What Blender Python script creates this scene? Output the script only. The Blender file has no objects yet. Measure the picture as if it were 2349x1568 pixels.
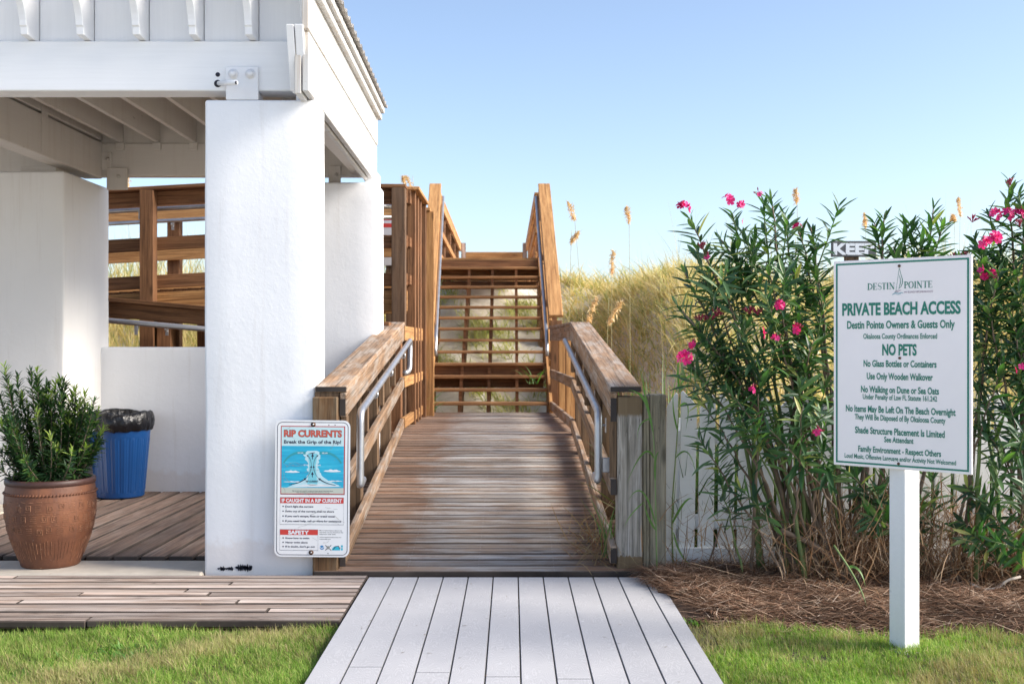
import bpy, bmesh, math, random
import numpy as np
from mathutils import Vector, Matrix
R = math.radians
random.seed(7)
rng = np.random.default_rng(11)
SC = bpy.context.scene
COL = SC.collection

# ------------------------------------------------------------------ camera, sky, sun, exposure
EYE = 1.37
F = 2610.0            # focal length in units of the measuring grid used by W()
cam_d = bpy.data.cameras.new('camera')
cam = bpy.data.objects.new('camera', cam_d); COL.objects.link(cam)
cam.location = (0, 0, EYE); cam.rotation_euler = (R(90), 0, 0)
cam_d.sensor_width = 36; cam_d.lens = 40.0
cam_d.clip_start = 0.05; cam_d.clip_end = 3000
cam_d.dof.use_dof = True; cam_d.dof.focus_distance = 6.3; cam_d.dof.aperture_fstop = 4.5
SC.camera = cam
SUN_AZ, SUN_EL = R(99), R(32)
world = bpy.data.worlds.new('World'); SC.world = world; world.use_nodes = True
wn = world.node_tree.nodes; wl = world.node_tree.links
for n in list(wn): wn.remove(n)
wo = wn.new('ShaderNodeOutputWorld'); wb = wn.new('ShaderNodeBackground'); sky = wn.new('ShaderNodeTexSky')
sky.sky_type = 'NISHITA'; sky.sun_disc = False; sky.sun_elevation = SUN_EL; sky.sun_rotation = SUN_AZ
sky.air_density = 0.9; sky.dust_density = 1.3; sky.ozone_density = 3.2; sky.altitude = 0
wb.inputs['Strength'].default_value = 0.12
sbw = wn.new('ShaderNodeRGBToBW'); smx = wn.new('ShaderNodeMix'); smx.data_type = 'RGBA'; smx.inputs[0].default_value = .22
wl.new(sky.outputs[0], sbw.inputs[0]); wl.new(sky.outputs[0], smx.inputs[6]); wl.new(sbw.outputs[0], smx.inputs[7])   # thin even haze
wl.new(smx.outputs[2], wb.inputs[0]); wl.new(wb.outputs[0], wo.inputs[0])
sun_d = bpy.data.lights.new('sun', 'SUN'); sun_d.energy = 3.0; sun_d.angle = R(26); sun_d.color = (1.0, 0.92, 0.81)
sun = bpy.data.objects.new('sun', sun_d); COL.objects.link(sun)
sdir = Vector((math.cos(SUN_EL)*math.sin(SUN_AZ), math.cos(SUN_EL)*math.cos(SUN_AZ), math.sin(SUN_EL)))
sun.rotation_euler = sdir.to_track_quat('Z', 'Y').to_euler(); sun.location = (30, 5, 20)
SC.view_settings.view_transform = 'Standard'; SC.view_settings.look = 'None'
SC.view_settings.exposure = 1.24; SC.view_settings.gamma = 1.0; SC.view_settings.use_curve_mapping = False
SC.cycles.max_bounces = 8; SC.cycles.diffuse_bounces = 4; SC.cycles.transparent_max_bounces = 8

# ------------------------------------------------------------------ helpers
def W(X, Y, D):
    """a measured point: grid column X, grid row Y, D metres ahead of the eye"""
    return Vector(((X-1174.5)*D/F, D, EYE+(784-Y)*D/F))
WM = {}
def link(name, data, M, parent=None):
    o = bpy.data.objects.new(name, data); COL.objects.link(o)
    WM[o.name] = M.copy()
    if parent is not None:
        o.parent = parent; o.matrix_basis = WM[parent.name].inverted() @ M
    else: o.matrix_basis = M
    return o
def tag(o, label=None, cat=None, group=None, kind=None):
    if label: o['label'] = label
    if cat: o['category'] = cat
    if group: o['group'] = group
    if kind: o['kind'] = kind
    return o
def thing(name, loc, label, cat, group=None, rz=0):
    return tag(link(name, None, Matrix.Translation(loc) @ Matrix.Rotation(rz, 4, 'Z')), label, cat, group)
def setmat(me, mat):
    me.materials.clear(); me.materials.append(mat)
def smooth(me):
    me.shade_smooth()
def mesh_obj(name, verts, faces, mat, parent=None, sm=False, origin=None, M=None):
    vs = [Vector(v) for v in verts]
    if M is None:
        if origin is None:
            lo = Vector([min(v[i] for v in vs) for i in range(3)]); hi = Vector([max(v[i] for v in vs) for i in range(3)])
            origin = (lo+hi)/2
        M = Matrix.Translation(origin); vs = [v-Vector(origin) for v in vs]
    me = bpy.data.meshes.new(name); me.from_pydata([tuple(v) for v in vs], [], faces); me.update()
    if mat: me.materials.append(mat)
    if sm: smooth(me)
    return link(name, me, M, parent)
_bx = {}; EDGE = {}
def boxmesh(L, w, t, b, mat, seg=1):
    k = (round(L, 4), round(w, 4), round(t, 4), round(b, 4), mat.name, seg)
    if k in _bx: return _bx[k]
    bm = bmesh.new(); bmesh.ops.create_cube(bm, size=1)
    for v in bm.verts: v.co = Vector((v.co.x*L, v.co.y*w, v.co.z*t))
    if b > 0: bmesh.ops.bevel(bm, geom=bm.edges[:], offset=min(b, t*.45, w*.45), segments=seg, affect='EDGES', profile=0.5)
    me = bpy.data.meshes.new('board'); bm.to_mesh(me); bm.free(); me.materials.append(mat)
    if seg > 1: smooth(me)
    if mat.name in EDGE:        # joint shade painted in: the sides of these boards are darker than their tops
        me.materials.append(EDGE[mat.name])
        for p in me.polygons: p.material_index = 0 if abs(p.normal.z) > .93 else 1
    _bx[k] = me; return me
def frame(p0, p1, up=(0, 0, 1)):
    p0 = Vector(p0); p1 = Vector(p1); x = (p1-p0).normalized(); up = Vector(up)
    z = (up - x*up.dot(x)).normalized(); y = z.cross(x)
    M = Matrix((x, y, z)).transposed().to_4x4(); M.translation = (p0+p1)/2
    return M
def board(name, p0, p1, w, t, mat, parent=None, up=(0, 0, 1), b=.004, seg=1):
    """a board from p0 to p1 (centre line); w across, t along up"""
    L = (Vector(p1)-Vector(p0)).length
    return link(name, boxmesh(L, w, t, b, mat, seg), frame(p0, p1, up), parent)
def box(name, x0, x1, y0, y1, z0, z1, mat, parent=None, b=.004, seg=1):
    """axis-aligned block, grain along its longest side"""
    c = Vector(((x0+x1)/2, (y0+y1)/2, (z0+z1)/2)); d = [abs(x1-x0), abs(y1-y0), abs(z1-z0)]
    ax = d.index(max(d)); v = Vector((0, 0, 0)); v[ax] = d[ax]/2
    if ax == 2: return board(name, c-v, c+v, d[0], d[1], mat, parent, (0, 1, 0), b, seg)
    w = d[1] if ax == 0 else d[0]
    return board(name, c-v, c+v, w, d[2], mat, parent, (0, 0, 1), b, seg)
def prism(name, poly, axis, a0, a1, mat, parent=None, bev=0):
    """polygon poly (two coordinates) extruded along axis 'x','y' or 'z' from a0 to a1"""
    n = len(poly)
    f = {'x': lambda p, a: (a, p[0], p[1]), 'y': lambda p, a: (p[0], a, p[1]), 'z': lambda p, a: (p[0], p[1], a)}[axis]
    vs = [f(p, a0) for p in poly]+[f(p, a1) for p in poly]
    fs = [list(range(n))[::-1], list(range(n, 2*n))]+[[i, (i+1) % n, n+(i+1) % n, n+i] for i in range(n)]
    o = mesh_obj(name, vs, fs, mat, parent)
    bm = bmesh.new(); bm.from_mesh(o.data); bmesh.ops.recalc_face_normals(bm, faces=bm.faces)
    if bev: bmesh.ops.bevel(bm, geom=bm.edges[:], offset=bev, segments=1, affect='EDGES')
    bm.to_mesh(o.data); bm.free(); return o
def fillet(pts, rad, n=6):
    pts = [Vector(p) for p in pts]; out = [pts[0]]
    for i in range(1, len(pts)-1):
        a, b, c = pts[i-1], pts[i], pts[i+1]
        d1 = (a-b); d2 = (c-b); r = min(rad, d1.length*.45, d2.length*.45)
        s = b+d1.normalized()*r; e = b+d2.normalized()*r
        for k in range(n+1):
            t = k/n; out.append(s.lerp(b, t).lerp(b.lerp(e, t), t))
    out.append(pts[-1]); return out
def tube_data(pts, rad, seg=10):
    pts = [Vector(p) for p in pts]; vs = []; fs = []; up = None
    for i, p in enumerate(pts):
        d = (pts[min(i+1, len(pts)-1)]-pts[max(i-1, 0)]).normalized()
        if up is None: up = Vector((0, 0, 1)) if abs(d.z) < .9 else Vector((0, 1, 0))
        u = d.cross(up).normalized(); v = u.cross(d); up = v
        r = rad[i] if isinstance(rad, (list, tuple)) else rad
        vs += [p+(u*math.cos(2*math.pi*k/seg)+v*math.sin(2*math.pi*k/seg))*r for k in range(seg)]
    for i in range(len(pts)-1):
        fs += [[i*seg+k, i*seg+(k+1) % seg, (i+1)*seg+(k+1) % seg, (i+1)*seg+k] for k in range(seg)]
    fs += [list(range(seg))[::-1], [(len(pts)-1)*seg+k for k in range(seg)]]
    return vs, fs
def tube(name, pts, rad, mat, parent=None, seg=10):
    vs, fs = tube_data(pts, rad, seg); o = mesh_obj(name, vs, fs, mat, parent, sm=True)
    return o
def lathe(name, prof, c, mat, parent=None, seg=48, sm=True):
    vs = []; fs = []; n = len(prof)
    for k in range(seg):
        a = 2*math.pi*k/seg
        vs += [(c[0]+r*math.cos(a), c[1]+r*math.sin(a), c[2]+z) for r, z in prof]
    for k in range(seg):
        j = (k+1) % seg
        fs += [[k*n+i, j*n+i, j*n+i+1, k*n+i+1] for i in range(n-1)]
    return mesh_obj(name, vs, fs, mat, parent, sm=sm)
def arr_mesh(name, V, Q, mat, parent=None, M=None, sm=False, col=None):
    """numpy verts (N,3) and quads (M,4)"""
    me = bpy.data.meshes.new(name); me.vertices.add(len(V)); me.vertices.foreach_set('co', np.ascontiguousarray(V, dtype=np.float32).ravel())
    nq = len(Q); me.loops.add(nq*4); me.loops.foreach_set('vertex_index', np.ascontiguousarray(Q, dtype=np.int32).ravel())
    me.polygons.add(nq); me.polygons.foreach_set('loop_start', np.arange(0, nq*4, 4, dtype=np.int32))
    me.update(calc_edges=True); me.materials.append(mat)
    if sm: smooth(me)
    return link(name, me, M or Matrix.Identity(4), parent)

# ------------------------------------------------------------------ materials
def newmat(name):
    m = bpy.data.materials.new(name); m.use_nodes = True
    nt = m.node_tree; return m, nt, nt.nodes, nt.links, nt.nodes['Principled BSDF']
def node(nt, typ, **kw):
    n = nt.nodes.new(typ)
    for k, v in kw.items():
        if k.startswith('i_'): n.inputs[k[2:].replace('_', ' ')].default_value = v
        else: setattr(n, k, v)
    return n
def ramp(nt, src, stops, interp='LINEAR'):
    r = nt.nodes.new('ShaderNodeValToRGB'); r.color_ramp.interpolation = interp
    e = r.color_ramp.elements
    while len(e) < len(stops): e.new(.5)
    for i, (p, c) in enumerate(stops):
        e[i].position = p; e[i].color = (c, c, c, 1) if not isinstance(c, tuple) else (*c[:3], 1)
    nt.links.new(src, r.inputs[0]); return r.outputs[0]
def mix(nt, fac, a, b, mode='MIX'):
    m = nt.nodes.new('ShaderNodeMix'); m.data_type = 'RGBA'; m.blend_type = mode
    for s, v in ((0, fac), (6, a), (7, b)):
        if hasattr(v, 'links') or hasattr(v, 'node'): nt.links.new(v, m.inputs[s])
        elif isinstance(v, (int, float)): m.inputs[s].default_value = v if s == 0 else (v, v, v, 1)
        else: m.inputs[s].default_value = (*v[:3], 1)
    return m.outputs[2]
def ocoord(nt, scale=(1, 1, 1), rnd=True, kind='Object'):
    tc = nt.nodes.new('ShaderNodeTexCoord'); src = tc.outputs[kind]
    if rnd:
        oi = nt.nodes.new('ShaderNodeObjectInfo'); mul = node(nt, 'ShaderNodeMath', operation='MULTIPLY'); mul.inputs[1].default_value = 57.0
        nt.links.new(oi.outputs['Random'], mul.inputs[0])
        ad = node(nt, 'ShaderNodeVectorMath', operation='ADD'); nt.links.new(src, ad.inputs[0]); nt.links.new(mul.outputs[0], ad.inputs[1]); src = ad.outputs[0]
    mp = nt.nodes.new('ShaderNodeMapping'); mp.inputs['Scale'].default_value = scale; nt.links.new(src, mp.inputs[0])
    return mp.outputs[0]
def noise(nt, vec, scale, detail=6, rough=.6, dist=0.0):
    n = node(nt, 'ShaderNodeTexNoise'); n.inputs['Scale'].default_value = scale; n.inputs['Detail'].default_value = detail
    n.inputs['Roughness'].default_value = rough; n.inputs['Distortion'].default_value = dist; nt.links.new(vec, n.inputs['Vector']); return n.outputs['Fac']
def bump(nt, h, strength, dist, bsdf, prev=None):
    b = nt.nodes.new('ShaderNodeBump'); b.inputs['Strength'].default_value = strength; b.inputs['Distance'].default_value = dist
    nt.links.new(h, b.inputs['Height'])
    if prev: nt.links.new(prev, b.inputs['Normal'])
    nt.links.new(b.outputs[0], bsdf.inputs['Normal']); return b.outputs[0]
def wood(name, dark, light, weather=None, wamt=.5, crack=.6, rough=.75, var=.25, gs=1.0, wpos=(.45, .62), lines=.5):
    m, nt, N, L, B = newmat(name)
    v = ocoord(nt, (.9*gs, 14*gs, 14*gs))
    g = noise(nt, v, 2.2, 7, .62, .6)
    v2 = ocoord(nt, (1.6*gs, 60*gs, 60*gs)); g2 = noise(nt, v2, 2.0, 4, .7)
    c = ramp(nt, g, [(.3, dark), (.68, light)])
    c = mix(nt, .45, c, ramp(nt, g2, [(.3, .3), (.7, .75)]), 'OVERLAY')
    if weather:
        vw = ocoord(nt, (1.1, 5, 5)); w1 = noise(nt, vw, 2.3, 5, .65)
        wf = ramp(nt, w1, [(wpos[0], 0.0), (wpos[1], wamt)])
        w2 = mix(nt, ramp(nt, g2, [(.35, .0), (.62, 1.0)]), tuple(x*.55 for x in weather), weather)
        c = mix(nt, wf, c, w2)
    ln = ramp(nt, noise(nt, ocoord(nt, (.45*gs, 48*gs, 48*gs)), 1.7, 5, .7, .2), [(.36, 1-lines), (.46, 1.0)]); c = mix(nt, 1.0, c, ln, 'MULTIPLY')
    vc = ocoord(nt, (.55*gs, 17*gs, 17*gs)); k = noise(nt, vc, 3.1, 3, .55, .35)
    cr = ramp(nt, k, [(.485, 1.0), (.497, 0.0), (.503, 0.0), (.515, 1.0)])
    kk = noise(nt, ocoord(nt, (1.2, 3, 3)), 2.0, 2); msk = ramp(nt, kk, [(.5, 0.0), (.6, crack)])
    crm = mix(nt, msk, (1, 1, 1), cr)
    c = mix(nt, 1.0, c, mix(nt, .75, (1, 1, 1), crm), 'MULTIPLY')
    oi = nt.nodes.new('ShaderNodeObjectInfo')
    rv = ramp(nt, oi.outputs['Random'], [(0, 1-var), (1, 1+var*.4)])
    c = mix(nt, 1.0, c, rv, 'MULTIPLY')
    # knots
    vo = node(nt, 'ShaderNodeTexVoronoi'); vo.inputs['Scale'].default_value = 1.0; nt.links.new(ocoord(nt, (1.6, 6, 6)), vo.inputs['Vector'])
    kn = ramp(nt, vo.outputs['Distance'], [(.05, .35), (.13, 1.0)]); c = mix(nt, .8, c, mix(nt, 1.0, c, kn, 'MULTIPLY'))
    L.new(c, B.inputs['Base Color']); B.inputs['Roughness'].default_value = rough; B.inputs['Specular IOR Level'].default_value = .3
    hsum = mix(nt, .5, g, g2); b1 = bump(nt, hsum, .5, .004, B); bump(nt, crm, .5, .004, B, b1)
    return m
def plain(name, col, rough=.6, metal=0, bs=0, bscale=60, var=.06, spec=.5, vscale=3):
    m, nt, N, L, B = newmat(name)
    v = ocoord(nt, rnd=True); n = noise(nt, v, vscale, 5)
    c = mix(nt, 1.0, col, ramp(nt, n, [(.3, 1-var*1.5), (.7, 1+var)]), 'MULTIPLY')
    L.new(c, B.inputs['Base Color']); B.inputs['Roughness'].default_value = rough; B.inputs['Metallic'].default_value = metal
    B.inputs['Specular IOR Level'].default_value = spec
    if bs: bump(nt, noise(nt, v, bscale, 4), bs, .003, B)
    return m
def stucco(name, col):
    m, nt, N, L, B = newmat(name); v = ocoord(nt, rnd=True)
    lo = noise(nt, v, 1.3, 5); c = mix(nt, 1, col, ramp(nt, lo, [(.3, .94), (.7, 1.0)]), 'MULTIPLY')
    st = noise(nt, ocoord(nt, (7, 7, .35)), 2.0, 5, .65); c = mix(nt, ramp(nt, st, [(.56, 0.0), (.75, .22)]), c, (.50, .43, .36))
    ge = nt.nodes.new('ShaderNodeNewGeometry'); sp = nt.nodes.new('ShaderNodeSeparateXYZ'); L.new(ge.outputs['Position'], sp.inputs[0])
    ad = node(nt, 'ShaderNodeMath', operation='MULTIPLY_ADD'); ad.inputs[1].default_value = -.32; L.new(noise(nt, v, 6, 6, .7), ad.inputs[0]); L.new(sp.outputs['Z'], ad.inputs[2])
    c = mix(nt, ramp(nt, ad.outputs[0], [(0.0, .3), (.05, 0.0)]), c, (.66, .55, .47))
    L.new(c, B.inputs['Base Color']); B.inputs['Roughness'].default_value = .7; B.inputs['Specular IOR Level'].default_value = .25
    a = bump(nt, noise(nt, v, 5, 3, .5), .22, .012, B); s = ramp(nt, noise(nt, v, 26, 6, .7), [(.45, 0.0), (.75, 1.0)])
    bump(nt, s, .22, .003, B, a); return m
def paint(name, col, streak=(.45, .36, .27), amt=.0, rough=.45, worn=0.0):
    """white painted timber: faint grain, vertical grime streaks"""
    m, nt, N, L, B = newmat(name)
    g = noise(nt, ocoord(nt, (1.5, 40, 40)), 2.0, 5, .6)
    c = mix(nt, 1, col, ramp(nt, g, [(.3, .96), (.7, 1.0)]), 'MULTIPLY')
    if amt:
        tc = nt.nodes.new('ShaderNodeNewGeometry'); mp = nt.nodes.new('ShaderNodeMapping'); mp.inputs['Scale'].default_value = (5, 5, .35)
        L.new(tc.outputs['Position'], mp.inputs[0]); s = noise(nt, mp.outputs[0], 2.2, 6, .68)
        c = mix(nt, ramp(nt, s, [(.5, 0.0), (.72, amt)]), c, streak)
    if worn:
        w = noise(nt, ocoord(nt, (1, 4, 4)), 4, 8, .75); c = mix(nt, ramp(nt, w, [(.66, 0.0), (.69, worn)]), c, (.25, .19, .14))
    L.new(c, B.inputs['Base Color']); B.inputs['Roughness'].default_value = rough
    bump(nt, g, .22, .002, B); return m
def leafmat(name, stops, rough=.45, trans=.3, tcol=(.25, .4, .08), spec=.5, src='island', patch=0):
    m, nt, N, L, B = newmat(name)
    if src == 'island': g = nt.nodes.new('ShaderNodeNewGeometry').outputs['Random Per Island']
    else: g = nt.nodes.new('ShaderNodeObjectInfo').outputs['Random']
    if patch:
        pn = noise(nt, ocoord(nt, rnd=False), patch, 4, .65); pr = ramp(nt, pn, [(.3, 0.0), (.7, 1.0)])
        a_ = node(nt, 'ShaderNodeMix'); a_.inputs[0].default_value = .62; L.new(g, a_.inputs[2]); L.new(pr, a_.inputs[3]); g = a_.outputs[0]
    c = ramp(nt, g, stops)
    n = noise(nt, ocoord(nt, rnd=False), 2.0, 3); c = mix(nt, 1, c, ramp(nt, n, [(.3, .7), (.7, 1.25)]), 'MULTIPLY')
    L.new(c, B.inputs['Base Color']); B.inputs['Roughness'].default_value = rough; B.inputs['Specular IOR Level'].default_value = spec
    if trans:
        t = nt.nodes.new('ShaderNodeBsdfTranslucent'); mx = nt.nodes.new('ShaderNodeMixShader'); mx.inputs[0].default_value = trans
        tc = mix(nt, 1.0, c, tuple(x*4 for x in tcol), 'MULTIPLY'); L.new(tc, t.inputs[0]); L.new(B.outputs[0], mx.inputs[1]); L.new(t.outputs[0], mx.inputs[2])
        L.new(mx.outputs[0], N['Material Output'].inputs[0])
    return m
M_ = dict(
 rail=wood('weathered_brown_rail', (.17, .10, .055), (.42, .27, .165), (.52, .46, .40), .7, lines=.65, gs=.8),
 deck=wood('ramp_deck_wood', (.23, .165, .12), (.46, .35, .265), (.62, .58, .54), .9, crack=.6, wpos=(.40, .58), lines=.6, gs=.6, var=.4),
 walk=wood('bleached_boardwalk_wood', (.22, .14, .10), (.60, .46, .37), (.74, .63, .56), .8, crack=1.0, gs=.55, var=.45, wpos=(.35, .6), lines=.75),
 patio=wood('patio_deck_wood', (.14, .092, .07), (.33, .22, .165), (.40, .31, .26), .6, crack=.6, gs=.7, var=.35),
 brown=wood('stained_brown_timber', (.13, .058, .026), (.34, .165, .075), crack=.5),
 tread=wood('tread_timber', (.24, .11, .045), (.50, .27, .12), crack=.5, var=.15),
 orange=wood('honey_sunlit_timber', (.32, .145, .05), (.64, .35, .14), crack=.5, var=.15),  # sun warmth put into this lighter colour of the landing and stair timber
 post=wood('dark_stained_post', (.085, .052, .03), (.24, .15, .085), crack=.6),
 endgrain=plain('end_grain', (.045, .035, .03), .85, bs=.4, bscale=120, var=.3),
 grey=wood('grey_weathered_post', (.16, .135, .09), (.42, .36, .25), (.52, .46, .36), .5, lines=.7, crack=1.0, gs=1.3),
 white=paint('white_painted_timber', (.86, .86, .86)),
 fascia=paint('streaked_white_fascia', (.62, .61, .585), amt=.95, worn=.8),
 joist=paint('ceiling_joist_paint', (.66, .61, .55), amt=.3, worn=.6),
 picket=paint('picket_white', (.90, .90, .89), amt=.15, worn=.7),
 stucco=stucco('white_stucco', (.87, .87, .88)),
 conc=plain('sandy_concrete', (.52, .46, .38), .85, bs=.35, bscale=50, var=.15),
 metal=plain('galvanised_pipe', (.50, .50, .51), .40, .8, bs=.05, var=.12, vscale=9),
 steel=plain('painted_steel', (.84, .84, .85), .4),
 roof=plain('roof_metal', (.42, .39, .36), .5, .2, var=.2),
 black=plain('black_gap', (.012, .014, .03), .6),
 rust=plain('rusty_screw', (.12, .06, .035), .6, .5, var=.4, vscale=60),
 terra=None)

GAP_SHADE = plain('gap_shade', (.075, .056, .045), .9, var=.4)  # dark side colour stands in for the shade in narrow plank gaps
for k_ in ('deck', 'walk', 'patio'): EDGE[M_[k_].name] = GAP_SHADE
# ------------------------------------------------------------------ terrain
def sstep(t): t = np.clip(t, 0, 1); return t*t*(3-2*t)
def dune_h(x, y):
    x = np.asarray(x, float); y = np.asarray(y, float)
    right = sstep((x-.75)/1.7); left = sstep((-x-1.2)/.6); start = 14.6-5.0*right-.8*left
    ln = 3.6+4.6*right-.6*left
    top = 1.95+.50*right+.18*np.sin(x*.9+1)+.12*np.sin(x*2.3)-.16*sstep((x-2.5)/3)
    h = top*sstep((y-start)/ln)-.05
    mid = (1-right)*(1-left); h = h*(1-mid)+mid*(np.clip(.577*(y-15.6), 0, 2.42)-.05)
    h = h+.05*np.sin(x*5.1+y*3.3)*sstep((y-start)/2)
    return h*(1-.9*sstep((y-26)/10))
def build_ground():
    m, nt, N, L, B = newmat('beach_sand')
    v = ocoord(nt, rnd=False); c = ramp(nt, noise(nt, v, 3, 6), [(.35, (.52, .46, .37)), (.65, (.76, .71, .62))])
    L.new(c, B.inputs['Base Color']); B.inputs['Roughness'].default_value = .95; bump(nt, noise(nt, v, 25, 5), .5, .02, B)
    M_['sand'] = m
    tag(mesh_obj('ground', [(-300, -300, -.12), (300, -300, -.12), (300, 300, -.12), (-300, 300, -.12)], [[0, 1, 2, 3]], m), kind='structure')
    xs = np.linspace(-14, 22, 145); ys = np.linspace(8.6, 38, 118)
    X, Y = np.meshgrid(xs, ys); Z = dune_h(X, Y)
    V = np.stack([X.ravel(), Y.ravel(), Z.ravel()], 1); nx = len(xs); i = np.arange(len(ys)-1)[:, None]*nx+np.arange(nx-1)[None]
    i = i.ravel(); Q = np.stack([i, i+1, i+1+nx, i+nx], 1)
    tag(arr_mesh('dune', V, Q, m, sm=True), kind='structure')
    # soil sheets
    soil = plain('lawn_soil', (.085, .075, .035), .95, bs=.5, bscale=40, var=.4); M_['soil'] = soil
    def lawn_poly(name, P, z):
        o = mesh_obj(name, [(x, y, z) for x, y in P], [list(range(len(P)))], soil); tag(o, kind='structure')
    lawn_poly('lawn_ground', [(-9, 2.9), (9, 2.9), (9, 6.2), (-9, 6.2)], -.062)
    pv = plain('pale_bounce_ground', (.70, .66, .58), .9, bs=.2, var=.06)
    tag(mesh_obj('bounce_ground', [(-30, -40, -.07), (30, -40, -.07), (30, 2.9, -.07), (-30, 2.9, -.07)], [[0, 1, 2, 3]], pv), kind='structure')  # unseen pale ground added behind the camera to bounce warm light forward
    bedm = plain('mulch_soil', (.10, .06, .04), .95, bs=.8, bscale=70, var=.5, vscale=12)
    bx = np.linspace(.80, 6.5, 60); by = np.linspace(5.35, 7.25, 26); X, Y = np.meshgrid(bx, by)
    Z = -.085+.075*sstep((Y-5.5)/.5)+.035*np.exp(-((X-1.1)/.35)**2-((Y-6.6)/.3)**2)+.012*np.sin(X*9+Y*5)
    V = np.stack([X.ravel(), Y.ravel(), Z.ravel()], 1); nx = len(bx); i = (np.arange(len(by)-1)[:, None]*nx+np.arange(nx-1)[None]).ravel()
    tag(arr_mesh('planting_bed', V, np.stack([i, i+1, i+1+nx, i+nx], 1), bedm, sm=True), kind='structure')
build_ground()

# ------------------------------------------------------------------ paths and decks
def planks_along_y():
    m, nt, N, L, B = newmat('composite_plank')
    v = ocoord(nt, (1, 1, 1))
    tc = nt.nodes.new('ShaderNodeTexCoord'); oi = nt.nodes.new('ShaderNodeObjectInfo'); sep = nt.nodes.new('ShaderNodeSeparateXYZ'); L.new(tc.outputs['Object'], sep.inputs[0])
    nz = noise(nt, ocoord(nt, (2.2, 9, 1)), 1.6, 3, .5, .2)
    def mth(op, a, b=None):
        q = node(nt, 'ShaderNodeMath', operation=op)
        for i, w in enumerate((a, b)):
            if w is None: continue
            if isinstance(w, (int, float)): q.inputs[i].default_value = w
            else: L.new(w, q.inputs[i])
        return q.outputs[0]
    yy = mth('MULTIPLY', mth('MULTIPLY', sep.outputs['Y'], sep.outputs['Y']), 5200.0)
    ph = mth('ADD', mth('ADD', mth('MULTIPLY', sep.outputs['X'], 150.0), yy), mth('MULTIPLY', nz, 95.0))
    sn = node(nt, 'ShaderNodeMath', operation='SINE'); L.new(ph, sn.inputs[0])
    h = ramp(nt, sn.outputs[0], [(0.0, 0.0), (.75, 1.0)])
    blot = noise(nt, v, 1.6, 5); c = ramp(nt, blot, [(.3, (.425, .42, .435)), (.7, (.52, .51, .515))])
    c = mix(nt, .3, c, mix(nt, 1, c, ramp(nt, h, [(0, .72), (1, 1.08)]), 'MULTIPLY'))
    sp = noise(nt, v, 7, 6, .7); c = mix(nt, ramp(nt, sp, [(.66, 0.0), (.74, .55)]), c, (.75, .75, .78))
    dt = noise(nt, v, 40, 2, .5); c = mix(nt, ramp(nt, dt, [(.74, 0.0), (.78, .6)]), c, (.12, .09, .07))
    L.new(c, B.inputs['Base Color']); B.inputs['Roughness'].default_value = .6; bump(nt, h, .10, .003, B)
    M_['comp'] = m; EDGE[m.name] = plain('composite_edge', (.24, .24, .25), .8)  # darker edge colour paints the shade between the composite planks
    root = thing('composite_walkway', (0, 4.5, 0), 'path of pale lavender grey composite planks leading up to the ramp', None); root['kind'] = 'structure'; del root['label']
    x0 = -.835; pitch = .1455
    joint = {1: 4.80, 3: 4.72, 5: 4.66, 7: 4.63, 9: 4.55}
    for k in range(12):
        a = x0+k*pitch; w = .1405 if k < 11 else .085
        ye = 6.635
        segs = [(1.0, joint.get(k, 4.1)), (joint.get(k, 4.1)+.004, ye)]
        if k not in joint: segs = [(1.0, 3.2+.13*(k % 4)), (3.204+.13*(k % 4), ye)]
        for s0, s1 in segs:
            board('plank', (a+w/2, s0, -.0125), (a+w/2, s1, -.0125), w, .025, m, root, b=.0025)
    for y in (4.45, 5.2, 5.95, 6.6): box('joist', x0+.02, x0+11.6*pitch, y-.02, y+.02, -.115, -.027, M_['brown'], root)
planks_along_y()
def worn_middle(m):
    nt = m.node_tree; B = nt.nodes['Principled BSDF']; src = B.inputs['Base Color'].links[0].from_socket
    g = nt.nodes.new('ShaderNodeNewGeometry'); sp = nt.nodes.new('ShaderNodeSeparateXYZ'); nt.links.new(g.outputs['Position'], sp.inputs[0])
    a = node(nt, 'ShaderNodeMath', operation='ADD'); a.inputs[1].default_value = .15; nt.links.new(sp.outputs['X'], a.inputs[0])
    b = node(nt, 'ShaderNodeMath', operation='ABSOLUTE'); nt.links.new(a.outputs[0], b.inputs[0])
    c = node(nt, 'ShaderNodeMath', operation='MULTIPLY_ADD'); c.inputs[1].default_value = .8; nt.links.new(noise(nt, g.outputs['Position'], 2.6, 5, .7), c.inputs[0]); nt.links.new(b.outputs[0], c.inputs[2])
    nt.links.new(mix(nt, ramp(nt, c.outputs[0], [(.80, 0.0), (1.0, .85)]), src, mix(nt, 1.0, src, (.72, .50, .36), 'MULTIPLY')), B.inputs['Base Color'])
worn_middle(M_['deck'])
def front_deck():
    root = link('front_boardwalk', None, Matrix.Translation((-3, 6.2, 0))); root['kind'] = 'structure'
    ys = [5.60+.0917*k for k in range(12)]
    for k, y in enumerate(ys):
        cuts = [-8.2, [-2.1, -3.9, -1.25, -4.4, -2.6, -3.3, -2.35, -1.8, -3.0, -1.6, -4.1, -2.9][k], -.845]
        if k in (4, 6): cuts.insert(2, -1.55-.1*k+.5)
        cuts = sorted(cuts)
        for a, b in zip(cuts[:-1], cuts[1:]):
            dz = rng.uniform(-.003, .002); w = .086+rng.uniform(-.006, .002)
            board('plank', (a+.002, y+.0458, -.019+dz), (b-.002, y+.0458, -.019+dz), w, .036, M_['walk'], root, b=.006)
    for x in (-7.5, -6, -4.5, -3, -1.5): box('joist', x-.02, x+.02, 5.62, 6.68, -.116, -.038, M_['brown'], root)
front_deck()
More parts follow.
